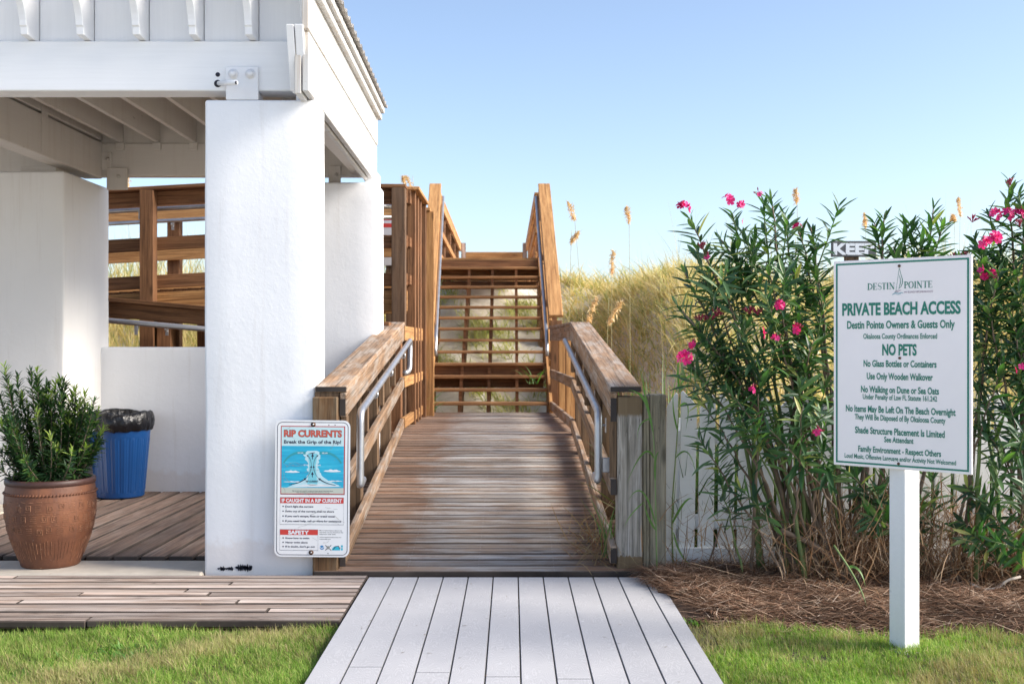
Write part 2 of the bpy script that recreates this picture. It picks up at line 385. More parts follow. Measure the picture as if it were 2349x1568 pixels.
def patio():
    tag(prism('concrete_ledge', [(-9, 6.715), (-1.835, 6.715), (-1.835, 7.13), (-9, 7.13)], 'z', -.11, .004, M_['conc'], bev=.012), kind='structure')
    root = link('patio_deck', None, Matrix.Translation((-4, 8.6, 0))); root['kind'] = 'structure'
    a = math.atan(.02); dx, dy = math.sin(a), math.cos(a)
    k0 = -36
    def clip(cx):     # centre line through (cx,7.14)
        p0 = [cx, 7.15]; p1 = [cx+(10.42-7.15)*math.tan(a), 10.42]
        return p0, p1
    for k in range(28):
        cx = -5.9+.1735*k
        p0, p1 = clip(cx)
        if p1[0] > -1.28:
            t = (-1.28-p0[0])/(p1[0]-p0[0])
            if t <= .03: continue
            p1 = [-1.28, p0[1]+(p1[1]-p0[1])*t]
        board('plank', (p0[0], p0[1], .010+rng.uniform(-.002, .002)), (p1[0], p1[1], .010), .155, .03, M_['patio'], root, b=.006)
    box('joist', -9, -1.25, 7.16, 10.4, -.11, -.03, M_['brown'], root)
    tag(prism('concrete_pad', [(-9, 7.9), (-4.0, 7.9), (-4.0, 9.38), (-9, 9.38)], 'z', -.1, .035, M_['conc'], bev=.01), kind='structure')
patio()

# ------------------------------------------------------------------ pavilion
def stucco_block(name, x0, x1, y0, y1, z0, z1, parent, r=.016, amp=.004, mat=None):
    bm = bmesh.new(); bmesh.ops.create_cube(bm, size=1)
    cx, cy, cz = (x0+x1)/2, (y0+y1)/2, (z0+z1)/2
    for v in bm.verts: v.co = Vector((v.co.x*(x1-x0), v.co.y*(y1-y0), v.co.z*(z1-z0)))
    nz = max(2, int((z1-z0)/.14)); nx = max(2, int((x1-x0)/.14)); ny = max(2, int((y1-y0)/.14))
    bmesh.ops.bevel(bm, geom=bm.edges[:], offset=r, segments=3, affect='EDGES', profile=.5)
    for axis, n, lo, hi in ((0, nx, -(x1-x0)/2+r, (x1-x0)/2-r), (1, ny, -(y1-y0)/2+r, (y1-y0)/2-r), (2, nz, -(z1-z0)/2+r, (z1-z0)/2-r)):
        for k in range(1, n):
            c = [0, 0, 0]; c[axis] = lo+(hi-lo)*k/n; d = [0, 0, 0]; d[axis] = 1
            bmesh.ops.bisect_plane(bm, geom=bm.verts[:]+bm.edges[:]+bm.faces[:], plane_co=c, plane_no=d)
    from mathutils import noise as mn
    for v in bm.verts:
        p = v.co+Vector((cx, cy, cz)); nv = mn.noise_vector(p*2.1)*amp+mn.noise_vector(p*8)*amp*.35
        if abs(v.co.z) > (z1-z0)/2-.001: nv.z *= .4
        v.co += nv
    me = bpy.data.meshes.new(name); bm.to_mesh(me); bm.free(); me.materials.append(mat or M_['stucco']); smooth(me)
    return link(name, me, Matrix.Translation((cx, cy, cz)), parent)
def pavilion():
    M_['stucco2'] = stucco('cream_stucco', (.84, .82, .79))
    P = thing('pavilion', (-3, 8.6, 0), 'white stucco and timber pavilion with square pillars left of the ramp', 'pavilion')
    p1 = stucco_block('pillar', -1.83, -1.173, 6.77, 7.13, -.1, 2.81, P); p1['label'] = 'front pillar beside the rip current sign'
    # worn black patches where the paint has come off at the foot of the pillar
    for cx, cz, w, h, n in ((-1.70, .024, .085, .012, 9), (-1.605, .030, .075, .017, 9), (-1.565, .028, .05, .024, 7)):
        for k in range(n):
            a = cx-w/2+w*k/n+rng.uniform(-.004, .004); hh = h*rng.uniform(.4, 1.2)
            vs = [(a+math.cos(t)*w/n*.8*(1+.3*math.sin(3*t+k)), 6.7655, cz+math.sin(t)*hh*(1+.3*math.cos(2*t+k))) for t in np.linspace(0, 2*math.pi, 10)[:-1]]
            if k == 0: VV = []; FF = []
            FF.append(list(range(len(VV), len(VV)+9))); VV += vs
        o = mesh_obj('worn_patch', VV, FF, M_['black'], p1); o['kind'] = 'stuff'
    stucco_block('pillar', -1.86, -1.173, 9.9, 10.42, -.1, 2.76, P, r=.03)
    stucco_block('pillar', -4.4, -3.70, 9.4, 10.45, -.1, 2.78, P, r=.02, mat=M_['stucco2'])
    stucco_block('pillar', -6.6, -5.9, 6.77, 7.3, -.1, 2.81, P)
    lw = stucco_block('low_wall', -3.72, -1.84, 10.24, 10.44, -.1, 1.325, P, r=.03)
    stucco_block('low_wall', -8.0, -4.38, 10.24, 10.44, -.1, 1.325, P, r=.03)
    Wt = M_['white']
    box('front_beam', -7.0, -1.30, 6.80, 6.99, 2.87, 3.168, Wt, P, b=.006)
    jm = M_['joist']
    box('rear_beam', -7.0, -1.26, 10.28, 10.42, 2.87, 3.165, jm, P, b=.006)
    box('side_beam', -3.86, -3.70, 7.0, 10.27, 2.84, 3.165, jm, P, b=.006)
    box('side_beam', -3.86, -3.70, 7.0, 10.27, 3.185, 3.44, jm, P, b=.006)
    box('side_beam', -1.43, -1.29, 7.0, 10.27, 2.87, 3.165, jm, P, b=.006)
    # joists with shaped tails over the front beam
    xs = [-1.5295-.3308*k for k in range(12)]
    tail = [(6.93, 3.172), (6.85, 3.172), (6.70, 3.178), (6.695, 3.225)]
    for t in np.linspace(0, 1, 9): tail.append((6.70-.015-.15*t**1.7, 3.228+.25*t))
    tail += [(6.50, 3.52), (6.93, 3.52)]
    for i, x in enumerate(xs):
        o = prism('rafter_tail', [(y, z) for y, z in tail], 'x', x-.044, x, Wt, P, bev=.003)
        box('joist', x-.042, x-.002, 6.98, 10.30, 3.172, 3.42, jm, P, b=.003)
        box('blocking', x+.004, x+.2848, 6.865, 6.90, 3.176, 3.52, Wt, P, b=.003)
        box('rear_blocking', x-.022, x+.3088-.0005, 10.301, 10.335, 3.1655, 3.44, jm, P, b=.0)
        if 1 < i < 8: 
            box('joist_bracket', x-.06, x+.015, 10.262, 10.277, 3.10, 3.168, jm, P, b=.003)
    prism('rafter_tail', tail, 'x', -1.2415, -1.198, Wt, P, bev=.003)
    # ceiling boards
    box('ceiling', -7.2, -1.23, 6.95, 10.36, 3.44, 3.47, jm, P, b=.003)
    # side fascia
    fa = M_['fascia']
    def run(name, xa, xb, y0, y1, z0, z1, w):      # the eave runs a touch inwards towards the back
        board(name, (xa, y0, (z0+z1)/2), (xb, y1, (z0+z1)/2), z1-z0, w, fa, P, up=(1, 0, 0), b=.004)
    run('fascia_board', -1.185, -1.250, 6.52, 10.43, 3.165, 3.425, .038)
    run('fascia_board', -1.190, -1.254, 6.56, 10.40, 2.815, 3.158, .038)
    run('fascia_backing', -1.235, -1.299, 6.56, 10.40, 2.80, 3.158, .038)
    run('roof_trim', -1.150, -1.215, 6.60, 10.46, 3.405, 3.450, .04)
    run('roof_trim', -1.135, -1.200, 6.60, 10.48, 3.470, 3.52, .055)
    # slanted double board at the corner
    for a, b in ((-1.292, -1.25), (-1.243, -1.196)):
        prism('corner_board', [(6.50, 3.185), (6.60, 3.185), (6.72, 2.835), (6.63, 2.835)], 'x', a, b, Wt, P, bev=.003)
    # corrugated metal roof
    V = []; n = 66; y0, y1 = 6.60, 10.56
    for k in range(n*4+1):
        y = y0+(y1-y0)*k/(n*4); ph = (k % 12)/12; zz = .030*max(0, math.cos(2*math.pi*ph))**2
        ex = -1.068-.085*(y-6.6)/4
        for x, z in ((ex, 3.535), (-2.4, 3.80), (-4.1, 4.1)): V.append((x, y, z+zz))
        for x, z in ((-4.1, 4.09), (-2.4, 3.79), (ex, 3.527)): V.append((x, y, z+zz))
    Fc = []
    for k in range(n*4):
        a = k*6; b = a+6
        for j in range(6): Fc.append([a+j, a+(j+1) % 6, b+(j+1) % 6, b+j])
    mesh_obj('metal_roof', V, Fc, M_['roof'], P)
    mesh_obj('metal_roof', [(-4.1-(v[0]+4.1), v[1], v[2]) for v in V], [f[::-1] for f in Fc], M_['roof'], P)
    # steel bracket between pillar and beam, with bolts and stub pipes
    br = prism('steel_bracket', [(-1.705, 2.812), (-1.512, 2.812), (-1.512, 3.0), (-1.515, 3.01), (-1.70, 3.008), (-1.708, 3.0)], 'y', 6.778, 6.795, M_['steel'], P, bev=.004)
    box('bracket_block', -1.70, -1.52, 6.80, 6.95, 2.80, 2.868, M_['steel'], P)
    for x in (-1.66, -1.558):
        tube('bolt', [(x, 6.777, 2.965), (x, 6.755, 2.965)], .021, M_['steel'], br, 6)
        tube('washer', [(x, 6.778, 2.965), (x, 6.773, 2.965)], .030, M_['steel'], br, 16)
    for x, z, r in ((-1.758, 2.966, .0135), (-1.758, 2.912, .022)):
        tube('drill_hole', [(x, 6.799, z), (x, 6.797, z)], r, M_['black'], P, 20)
    tube('stub_pipe', [(-1.748, 6.79, 2.912), (-1.60, 6.60, 2.872)], .0145, M_['steel'], P, 14)
    tube('stub_pipe_bore', [(-1.5998, 6.5995, 2.8719), (-1.599, 6.599, 2.8718)], .0105, M_['black'], P, 14)
    box('bracket_block', -1.29, -1.17, 6.80, 7.0, 2.805, 2.868, M_['steel'], P)
    box('bracket_block', -1.30, -1.19, 10.05, 10.3, 2.755, 2.868, M_['steel'], P)
    # brackets at the rear and left
    for x, y, z, w, h in ((-3.66, 10.262, 3.00, .10, .16), (-3.56, 10.255, 2.84, .19, .20), (-1.60, 10.262, 2.86, .11, .2)):
        b = box('steel_bracket', x-w/2, x+w/2, y, y+.012, z-h/2, z+h/2, jm, P)
        tube('bolt', [(x+.015, y-.001, z+.02), (x+.015, y-.014, z+.02)], .017, jm, b, 6)
    box('bracket_block', -4.15, -3.85, 9.6, 9.9, 2.78, 2.845, jm, P)
    for x, y in ((-3.694, 8.2), (-3.694, 9.0)):
        box('joint_plate', x-.006, x, y-.06, y+.06, 2.86, 3.4, jm, P)
pavilion()

# ------------------------------------------------------------------ railings
def railing(root, a, b, n, posts, mats, gz=-.1, mh=.105, blocks=False, rails=(True, True, True), cap=True, capw=.192, ptop=None):
    """a,b: inner rail face at deck level; n outward normal; posts: fractions along; mats (cap, rail, post)"""
    a = Vector(a); b = Vector(b); n = Vector(n).normalized(); Z = Vector((0, 0, 1)); L = (b-a).length
    if cap: board('rail_cap', a+n*(capw/2-.002)+Z*1.068, b+n*(capw/2-.002)+Z*1.068, capw, .038, mats[0], root, b=.006)
    if rails[0]: board('top_rail', a+n*.0235+Z*.975, b+n*.0235+Z*.975, .145, .040, mats[1], root, up=n, b=.005)
    if rails[1]: board('mid_rail', a+n*.0235+Z*.49, b+n*.0235+Z*.49, mh, .040, mats[1], root, up=n, b=.005)
    if rails[2]: board('kick_board', a+n*.0235+Z*.085, b+n*.0235+Z*.085, mh, .040, mats[1], root, up=n, b=.005)
    out = []
    for t in posts:
        p = a.lerp(b, t)+n*(.047+.073)
        top = p.z+(1.047 if ptop is None else ptop)
        o = board('post', (p.x, p.y, gz), (p.x, p.y, top), .145, .145, mats[2], root, up=n, b=.005); out.append(o)
        if blocks:
            q = a.lerp(b, t)+n*.024; board('rail_block', (q.x, q.y, q.z+.60), (q.x, q.y, q.z+.90), .09, .038, mats[2], root, up=n, b=.003)
    return out
def handrail(root, pts, n, br, r=.0235):
    """bent aluminium pipe with wall brackets"""
    h = tube('handrail', fillet(pts, .07), r, M_['metal'], root, 14)
    n = Vector(n)
    for p in br:
        p = Vector(p); tube('bracket', fillet([p-Vector((0, 0, r)), p-Vector((0, 0, .065)), p-Vector((0, 0, .065))+n*.055], .03, 4), .008, M_['metal'], h, 8)
        q = p-Vector((0, 0, .065))+n*.055
        board('bracket_plate', q-Vector((0, 0, .045)), q+Vector((0, 0, .045)), .032, .006, M_['metal'], h, up=n, b=.001)
    return h
DZ0, DZ1 = .02, .48
def build_access_ramp():
    Rt = thing('access_ramp', (-.2, 9, 0), 'weathered wooden ramp with brown railings rising from the pale plank path', 'ramp')
    s = Vector((0, 4.6, DZ1-DZ0)); Ln = s.length; d = s.normalized(); N = 38; pitch = Ln/N
    for k in range(N):
        c = Vector((-.2-.02*(k+.5)/N, 6.70, DZ0))+d*(k+.5)*pitch
        xl = -1.17-.07*(k/N); xr = .80
        dz = rng.uniform(-.002, .0025)
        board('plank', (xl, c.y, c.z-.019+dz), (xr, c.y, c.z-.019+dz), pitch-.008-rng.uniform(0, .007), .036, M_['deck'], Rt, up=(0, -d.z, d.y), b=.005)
        # rows of nail heads
    nv = []; nf = []
    for k in range(N):
        for x in (-.62, -.2, .25):
            for o in (-.035, .035):
                c = Vector((x, 6.70, DZ0))+d*((k+.5)*pitch+o); b0 = len(nv)
                nv += [(c.x+.004*math.cos(t), c.y+.004*math.sin(t), c.z+.002) for t in np.linspace(0, 2*math.pi, 7)[:-1]]; nf.append(list(range(b0, b0+6)))
    o = mesh_obj('nail_heads', nv, nf, M_['metal'], Rt); o['kind'] = 'stuff'
    tag(mesh_obj('under_ramp_shade', [(-1.25, 6.72, -.075), (.82, 6.72, -.075), (.82, 14.3, -.06), (-1.25, 14.3, -.06)], [[0, 1, 2, 3]], M_['soil']), kind='structure')  # dark sheet under the planks, the shade there put into its colour
    for x in (-1.15, -.45, .25, .78): board('stringer', (x, 6.74, -.09+DZ0-.035), (x, 11.28, DZ1-.135), .17, .04, M_['brown'], Rt, up=(1, 0, 0))
    N2 = 25; p2 = 3.12/N2
    for k in range(N2):
        y = 11.30+(k+.5)*p2
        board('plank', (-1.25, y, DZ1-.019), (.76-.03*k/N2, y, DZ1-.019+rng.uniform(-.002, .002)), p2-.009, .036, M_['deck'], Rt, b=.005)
    box('stringer', -1.24, .70, 14.36, 14.40, .2, .44, M_['brown'], Rt)
    mt = (M_['rail'], M_['rail'], M_['post'])
    # left side of the ramp
    a = Vector((-.98, 6.76, DZ0)); b = Vector((-1.058, 11.2, DZ1))
    ps = railing(Rt, a, b, (-1, -.017, 0), [0.017, .272, .53, .775], mt, blocks=True)
    # right side
    a2 = Vector((.580, 6.76, DZ0)); b2 = Vector((.572, 11.2, DZ1))
    pr = railing(Rt, a2, b2, (1, 0, 0), [.272, .53, .775, .985], mt, blocks=True)
    board('post', (.70, 6.83, -.1), (.70, 6.83, 1.045), .148, .145, M_['greypost'], Rt, up=(0, 1, 0), b=.006)['label'] = 'weathered grey end post right of the ramp'
    board('rail_block', (.604, 6.80, .50), (.604, 6.80, .90), .048, .04, M_['post'], Rt, up=(1, 0, 0))
    # end grain
    for x, z0, z1, y in ((-1.006, .925, 1.04, 6.755), (-1.006, .03, .125, 6.755), (.6035, .89, 1.045, 6.755), (.6035, .455, .565, 6.755), (.6035, .05, .155, 6.755)):
        box('end_grain', x-.018, x+.018, y-.003, y+.002, z0+.008, z1-.008, M_['endgrain'], Rt, b=.001)
    box('end_grain', -1.165, -.985, 6.7515, 6.757, 1.075, 1.104, M_['endgrain'], Rt, b=.001)
    box('end_grain', .586, .764, 6.7515, 6.757, 1.075, 1.104, M_['endgrain'], Rt, b=.001)
    # landing railings
    mo = (M_['brown'], M_['orange'], M_['brown'])
    railing(Rt, (-1.058, 11.32, DZ1), (-1.05, 14.35, DZ1), (-1, 0, 0), [.03, .35, .68, .97], (M_['orange'], M_['orange'], M_['brown']), cap=False)
    railing(Rt, (.572, 11.3, DZ1), (.475, 14.45, DZ1), (1, .03, 0), [.36, .7], (M_['rail'], M_['rail'], M_['orange']))
    handrail(Rt, [(-.925, 7.05, .52), (-.925, 6.93, .50), (-.925, 6.93, .52), (-.925, 6.95, .945), (-.985, 11.0, 1.385), (-.99, 11.08, 1.36), (-.99, 11.02, 1.09), (-1.03, 10.9, 1.07)], (-1, 0, 0),
             [(-.94, 7.95, 1.045), (-.957, 9.1, 1.165), (-.97, 10.3, 1.29)])
    handrail(Rt, [(.515, 7.05, .545), (.52, 6.93, .53), (.525, 6.93, .55), (.527, 6.95, .945), (.515, 11.1, 1.385)], (1, 0, 0),
             [(.525, 7.05, .92), (.525, 8.0, 1.05), (.52, 9.15, 1.17), (.517, 10.3, 1.30)])
    box('bracket_plate', .55, .602, 6.93, 6.96, .575, .665, M_['metal'], Rt)
def grey_post_mat():
    m = wood('two_tone_weathered_post', (.15, .13, .10), (.44, .39, .33), (.54, .49, .44), .7, crack=1.0, gs=1.5)
    nt = m.node_tree; B = nt.nodes['Principled BSDF']; src = B.inputs['Base Color'].links[0].from_socket
    g = nt.nodes.new('ShaderNodeNewGeometry'); sep = nt.nodes.new('ShaderNodeSeparateXYZ'); nt.links.new(g.outputs['Position'], sep.inputs[0])
    n = noise(nt, ocoord(nt, (1, 30, 30), rnd=False), 2, 3)
    ad = node(nt, 'ShaderNodeMath', operation='MULTIPLY_ADD'); ad.inputs[1].default_value = .06; nt.links.new(n, ad.inputs[0]); nt.links.new(sep.outputs['Z'], ad.inputs[2])
    f = ramp(nt, ad.outputs[0], [(.125, 1.0), (.128, 0.0), (.955, 0.0), (.975, 1.0)])
    br = mix(nt, n, (.12, .07, .035), (.26, .19, .11))
    nt.links.new(mix(nt, f, src, br), B.inputs['Base Color']); M_['greypost'] = m
grey_post_mat()
build_access_ramp()
def double_post():
    T = thing('timber_gatepost', (.86, 6.93, 0), 'thick grey weathered timber post with a long split between ramp and picket fence', 'post')
    board('timber', (.800, 6.86, -.1), (.800, 6.86, 1.052), .042, .14, M_['grey'], T, up=(0, 1, 0), b=.005)
    board('timber', (.872, 6.862, -.1), (.872, 6.862, 1.056), .096, .15, M_['grey'], T, up=(0, 1, 0), b=.006)
double_post()

# ------------------------------------------------------------------ stairs
def build_stairs():
    S = thing('beach_staircase', (-.33, 16, .4), 'open wooden staircase climbing the dune beyond the ramp landing', 'staircase')
    xl = lambda y: -1.045-.025*(y-14.4); xr = lambda y: .461-.016*(y-14.4)
    O = M_['orange']; Br = M_['brown']; n = 13; z0 = .605; dz = .1615; run = .28
    for j in range(n):
        y = 14.4+run*j; z = z0+dz*j
        board('tread', (xl(y), y+.125, z-.019), (xr(y), y+.125, z-.019), .255, .040, M_['tread'], S, b=.006)
    y = 14.4+run*n; zt = z0+dz*n
    box('top_riser', xl(y)-.02, xr(y)+.02, y-.03, y+.01, zt-.25, zt-.04, Br, S)
    for x in (-.67, -.305, .065, ):
        pts = [(14.43, .35)]
        for j in range(n):
            pts += [(14.43+run*j, z0+dz*j-.040), (14.43+run*(j+1), z0+dz*j-.040)]
        pts += [(14.43+run*n, z0+dz*(n-1)-.36), (14.9, .30)]
        prism('stringer', pts, 'x', x-.02, x+.02, Br, S)
    for s, fx in ((-1, xl), (1, xr)):
        a = Vector((fx(14.3)+s*.03, 14.3, .42)); b = Vector((fx(18.1)+s*.03, 18.1, .42+dz/run*3.8))
        board('side_stringer', a, b, .28, .04, O, S, up=(1, 0, 0))
    for z, y, w in ((2.45, 17.9, .2), (2.26, 17.7, .12), (.98, 15.1, .2), (.83, 15.0, .14)):
        box('cross_beam', -1.1, .42, y+.2, y+.24, z-w/2, z+w/2, Br, S)
    # sloped rails with wide caps
    for s, fx, c0, c1 in ((-1, xl, -1.082, -1.215), (1, xr, .562, .507)):
        b0 = 1.70; b1 = 3.865
        board('rail_cap', (c0, 14.55, b0), (c1, 18.05, b1), .185, .04, O, S, b=.005)
        i0 = c0-s*.07; i1 = c1-s*.07
        board('top_rail', (i0, 14.57, b0-.105), (i1, 18.05, b1-.105), .14, .04, O, S, up=(1, 0, 0))
        board('mid_rail', (i0, 14.57, b0-.60), (i1, 18.05, b1-.60), .10, .04, O, S, up=(1, 0, 0))
        for t in (0.005, .33, .66, .985):
            x = c0+(c1-c0)*t; y = 14.6+3.5*t; z = b0+(b1-b0)*t-.055+.02
            board('post', (x+s*.005, y, .1), (x+s*.005, y, z-.03), .145, .145, O if s < 0 else Br, S, up=(1, 0, 0))
        hx0 = c0-s*.125; hx1 = c1-s*.125
        handrail(S, [(hx0, 14.25, 1.20), (hx0, 14.22, 1.26), (hx0, 14.3, 1.43), (hx1, 18.0, 3.66)], (s, 0, 0), [(hx0+(hx1-hx0)*t, 14.3+3.7*t, 1.43+2.23*t) for t in (.08, .5, .93)])
    # upper walkway
    for k in range(8):
        board('plank', (-1.3, 18.13+.145*k, zt-.019), (.5, 18.13+.145*k, zt-.019), .138, .036, O, S)
    yb = 25.4
    for k in range(42): board('plank', (-1.33, 19.3+.145*k, zt-.024-.0*k), (.46, 19.3+.145*k, zt-.024), .138, .036, O, S) if k < 42 else None
    for s, x0, x1 in ((-1, -1.14, -1.13), (1, .36, .30)):
        A = Vector((x0, 18.2, zt-.03)); Bv = Vector((x1, yb, zt-.22))
        railing(S, A, Bv, (s, 0, 0), [.03, .27, .52, .76, .98], (O, O, Br), gz=1.6)
    x0, x1 = W(1066, 586, 25.5).x, W(1203, 586, 25.5).x
    box('end_board', x0-.05, x1+.05, 25.45, 25.5, 3.19, 3.38, O, S)
    for X in (1063, 1204): 
        p = W(X, 560, 25.3); box('post', p.x-.05, p.x+.05, 25.3, 25.4, 2.6, p.z+.03, M_['walk'], S)
build_stairs()

# ------------------------------------------------------------------ switchback walkway behind the pavilion
def switchback():
    Br = M_['brown']; O = M_['orange']; Z = Vector((0, 0, 1))
    U = thing('upper_switchback_ramp', (-3.2, 12.9, 0), 'raised brown timber walkway running level behind the pavilion', 'walkway')
    yn, yf = 12.2, 13.45
    def zc(x): return W(0, 437, yn).z + (0.055)*(x+4.3) if x < -3.2 else 3.04
    segs = [(-6.6, -3.2), (-3.2, -1.12)]
    for y, s in ((yn, -1), (yf, 1)):
        for (xa, xb) in segs:
            a = Vector((xa, y, zc(xa-.001)-1.09)); b = Vector((xb, y, zc(xb-.001)-1.09))
            railing(U, a, b, (0, s, 0), [], (Br, Br if s < 0 else O, Br), mh=.14)
        for x in ((-6.3, -5.15, -3.86, -2.5, -1.20) if s < 0 else (-5.3, -4.02, -2.7, -1.3)):
            p = Vector((x, y+s*.12, 0)); o = board('post', (p.x, p.y, -.1), (p.x, p.y, zc(x)-.042), .145, .145, Br if x < -1.25 else M_['rail2'], U, up=(0, 1, 0), b=.005)
        hy = y-s*.09; hh = handrail(U, [(-6.6, hy, zc(-6.6)-.21), (-3.2, hy, zc(-3.3)-.21), (-1.3, hy, 2.83)], (0, s, 0), [(x, hy, zc(x)-.21) for x in (-5.15, -4.0, -2.6)])
    for k in range(37):
        x = -6.5+.147*k; z = zc(x)-1.09
        board('plank', (x, yn, z-.019), (x, yf, z-.019), .14, .036, Br, U)
    for y in (yn-.02, yf+.02):
        for (xa, xb) in segs: board('rim_joist', (xa, y, zc(xa-.001)-1.23), (xb, y, zc(xb-.001)-1.23), .22, .04, O, U, up=(0, 1, 0))
    # closed end facing the landing
    a = Vector((-1.13, yn, 1.95)); b = Vector((-1.13, yf+.1, 1.95))
    railing(U, a, b, (1, 0, 0), [], (O, Br, O), capw=.14)
    for y in (12.35, 12.75, 13.1, 13.5):
        board('baluster', (-1.09, y, .4), (-1.09, y, 3.0), .09, .09 if y != 13.5 else .14, Br, U, up=(1, 0, 0))
    for x, z in ((-1.6, 2.8), (-1.35, 2.25), (-1.2, 3.0)): pass
    board('rail_cap', (-1.25, yf+.25, 2.96), (-.98, yf+.25, 2.96), .14, .04, O, U)
    for x in (-1.17, -1.0): board('post', (x, yf+.27, .3), (x, yf+.27, 2.94), .05, .12, O, U, up=(1, 0, 0))
    # big dark under-panel with bolts
    pn = box('under_panel', -3.40, -2.75, 12.28, 12.33, .9, 1.62, Br, U)
    for z in (1.22, 1.52): tube('bolt', [(-3.36, 12.26, z), (-3.22, 12.26, z)], .012, M_['metal'], pn, 8)

    Lr = thing('lower_switchback_ramp', (-3, 11.5, 0), 'lower brown timber ramp descending to the landing behind the pavilion', 'ramp')
    y1, y2 = 10.95, 12.0
    def zl(x): return 1.80-.088*(x+3.88)
    for y, s in ((y1, -1), (y2, 1)):
        a = Vector((-6.6, y, zl(-6.6)-1.09)); b = Vector((-1.16, y, zl(-1.16)-1.09))
        railing(Lr, a, b, (0, s, 0), [.08, .30, .485, .74, .96] if s < 0 else [.2, .535, .8], (Br, Br, Br))
        hy = y-s*.09; handrail(Lr, [(-6.6, hy, zl(-6.6)-.23), (-1.3, hy, zl(-1.3)-.23)], (0, s, 0), [(x, hy, zl(x)-.23) for x in (-5.0, -3.63, -2.2)])
    for k in range(36):
        x = -6.5+.15*k; z = zl(x)-1.09
        board('plank', (x, y1, z-.019), (x, y2, z-.019), .14, .036, Br, Lr)
    for y in (y1-.02, y2+.02): board('rim_joist', (-6.6, y, zl(-6.6)-1.23), (-1.3, y, zl(-1.3)-1.23), .2, .04, Br, Lr, up=(0, 1, 0))
M_['rail2'] = wood('tall_corner_post_wood', (.10, .055, .03), (.24, .14, .08), (.25, .18, .13), .3, crack=.7)
switchback()
# ------------------------------------------------------------------ lettering
_texts = []
def queue_text(s, M, x, y, h, width, mat, parent, bold=.0, z=.0015, align='CENTER', name='lettering'):
    """text with cap height h fitted to width, centred (or left) at x,y in the frame M (local xy plane)"""
    cu = bpy.data.curves.new('text', 'FONT'); cu.body = s; cu.size = 1; cu.offset = bold*1.0; cu.resolution_u = 3
    o = bpy.data.objects.new('text', cu); COL.objects.link(o); _texts.append((o, M, x, y, h, width, mat, parent, z, align, name))
def flush_texts():
    bpy.context.view_layer.update(); dg = bpy.context.evaluated_depsgraph_get()
    for o, M, x, y, h, width, mat, parent, z, align, name in _texts:
        me = bpy.data.meshes.new_from_object(o.evaluated_get(dg)); n = len(me.vertices)
        co = np.empty(n*3, np.float32); me.vertices.foreach_get('co', co); co = co.reshape(-1, 3)
        mn = co.min(0); mx = co.max(0)
        sy = h/.70; sx = width/(mx[0]-mn[0])
        cx = (mn[0]+mx[0])/2 if align == 'CENTER' else mn[0]
        co[:, 0] = (co[:, 0]-cx)*sx; co[:, 1] = (co[:, 1]-.35)*sy; co[:, 2] = 0
        me.vertices.foreach_set('co', co.ravel()); me.materials.clear(); me.materials.append(mat); me.update()
        link(name, me, M @ Matrix.Translation((x, y, z)), parent)
        cu = o.data; bpy.data.objects.remove(o); bpy.data.curves.remove(cu)
    _texts.clear()
def flat(name, polys, M, z, mat, parent):
    """flat print: list of polygons in the frame M"""
    V = []; Fc = []
    for P in polys:
        b = len(V); V += [(p[0], p[1], 0) for p in P]; Fc.append(list(range(b, b+len(P))))
    me = bpy.data.meshes.new(name); me.from_pydata(V, [], Fc); me.materials.append(mat); me.update()
    return link(name, me, M @ Matrix.Translation((0, 0, z)), parent)
def stroke(pts, w, closed=False):
    """polyline to quads of width w (number or list)"""
    pts = [Vector((p[0], p[1])) for p in pts]; n = len(pts); L = []; Rr = []
    for i, p in enumerate(pts):
        a = pts[(i-1) % n] if (closed or i > 0) else p; c = pts[(i+1) % n] if (closed or i < n-1) else p
        d = (c-a).normalized(); q = Vector((-d.y, d.x)); ww = (w[i] if isinstance(w, (list, tuple)) else w)/2
        L.append(p+q*ww); Rr.append(p-q*ww)
    m = n if closed else n-1
    return [[L[i], L[(i+1) % n], Rr[(i+1) % n], Rr[i]] for i in range(m)]
def rect(x0, x1, y0, y1): return [(x0, y0), (x1, y0), (x1, y1), (x0, y1)]
def rrect(x0, x1, y0, y1, r, n=6):
    out = []
    for cx, cy, a0 in ((x1-r, y1-r, 0), (x0+r, y1-r, 90), (x0+r, y0+r, 180), (x1-r, y0+r, 270)):
        out += [(cx+r*math.cos(R(a0+90*k/n)), cy+r*math.sin(R(a0+90*k/n))) for k in range(n+1)]
    return out
def ink(name, col, rough=.45):
    m, nt, N, L, B = newmat(name); B.inputs['Base Color'].default_value = (*col, 1); B.inputs['Roughness'].default_value = rough; return m
GREEN = ink('sign_green', (.012, .20, .135)); NAVY = ink('navy_ink', (.010, .014, .05)); RED = ink('sign_red', (.62, .05, .04)); ORANGE = ink('faded_red', (.60, .10, .06))
WHITEI = ink('white_ink', (.80, .82, .84)); TEAL = ink('teal_ink', (.03, .32, .38)); PALE = ink('pale_blue_ink', (.55, .74, .76)); GREYI = ink('scratch_grey', (.30, .30, .28)); BLACKI = ink('black_ink', (.012, .012, .015)); MAUVE = ink('mauve_ink', (.20, .09, .16)); SAND = ink('print_sand', (.55, .58, .50))

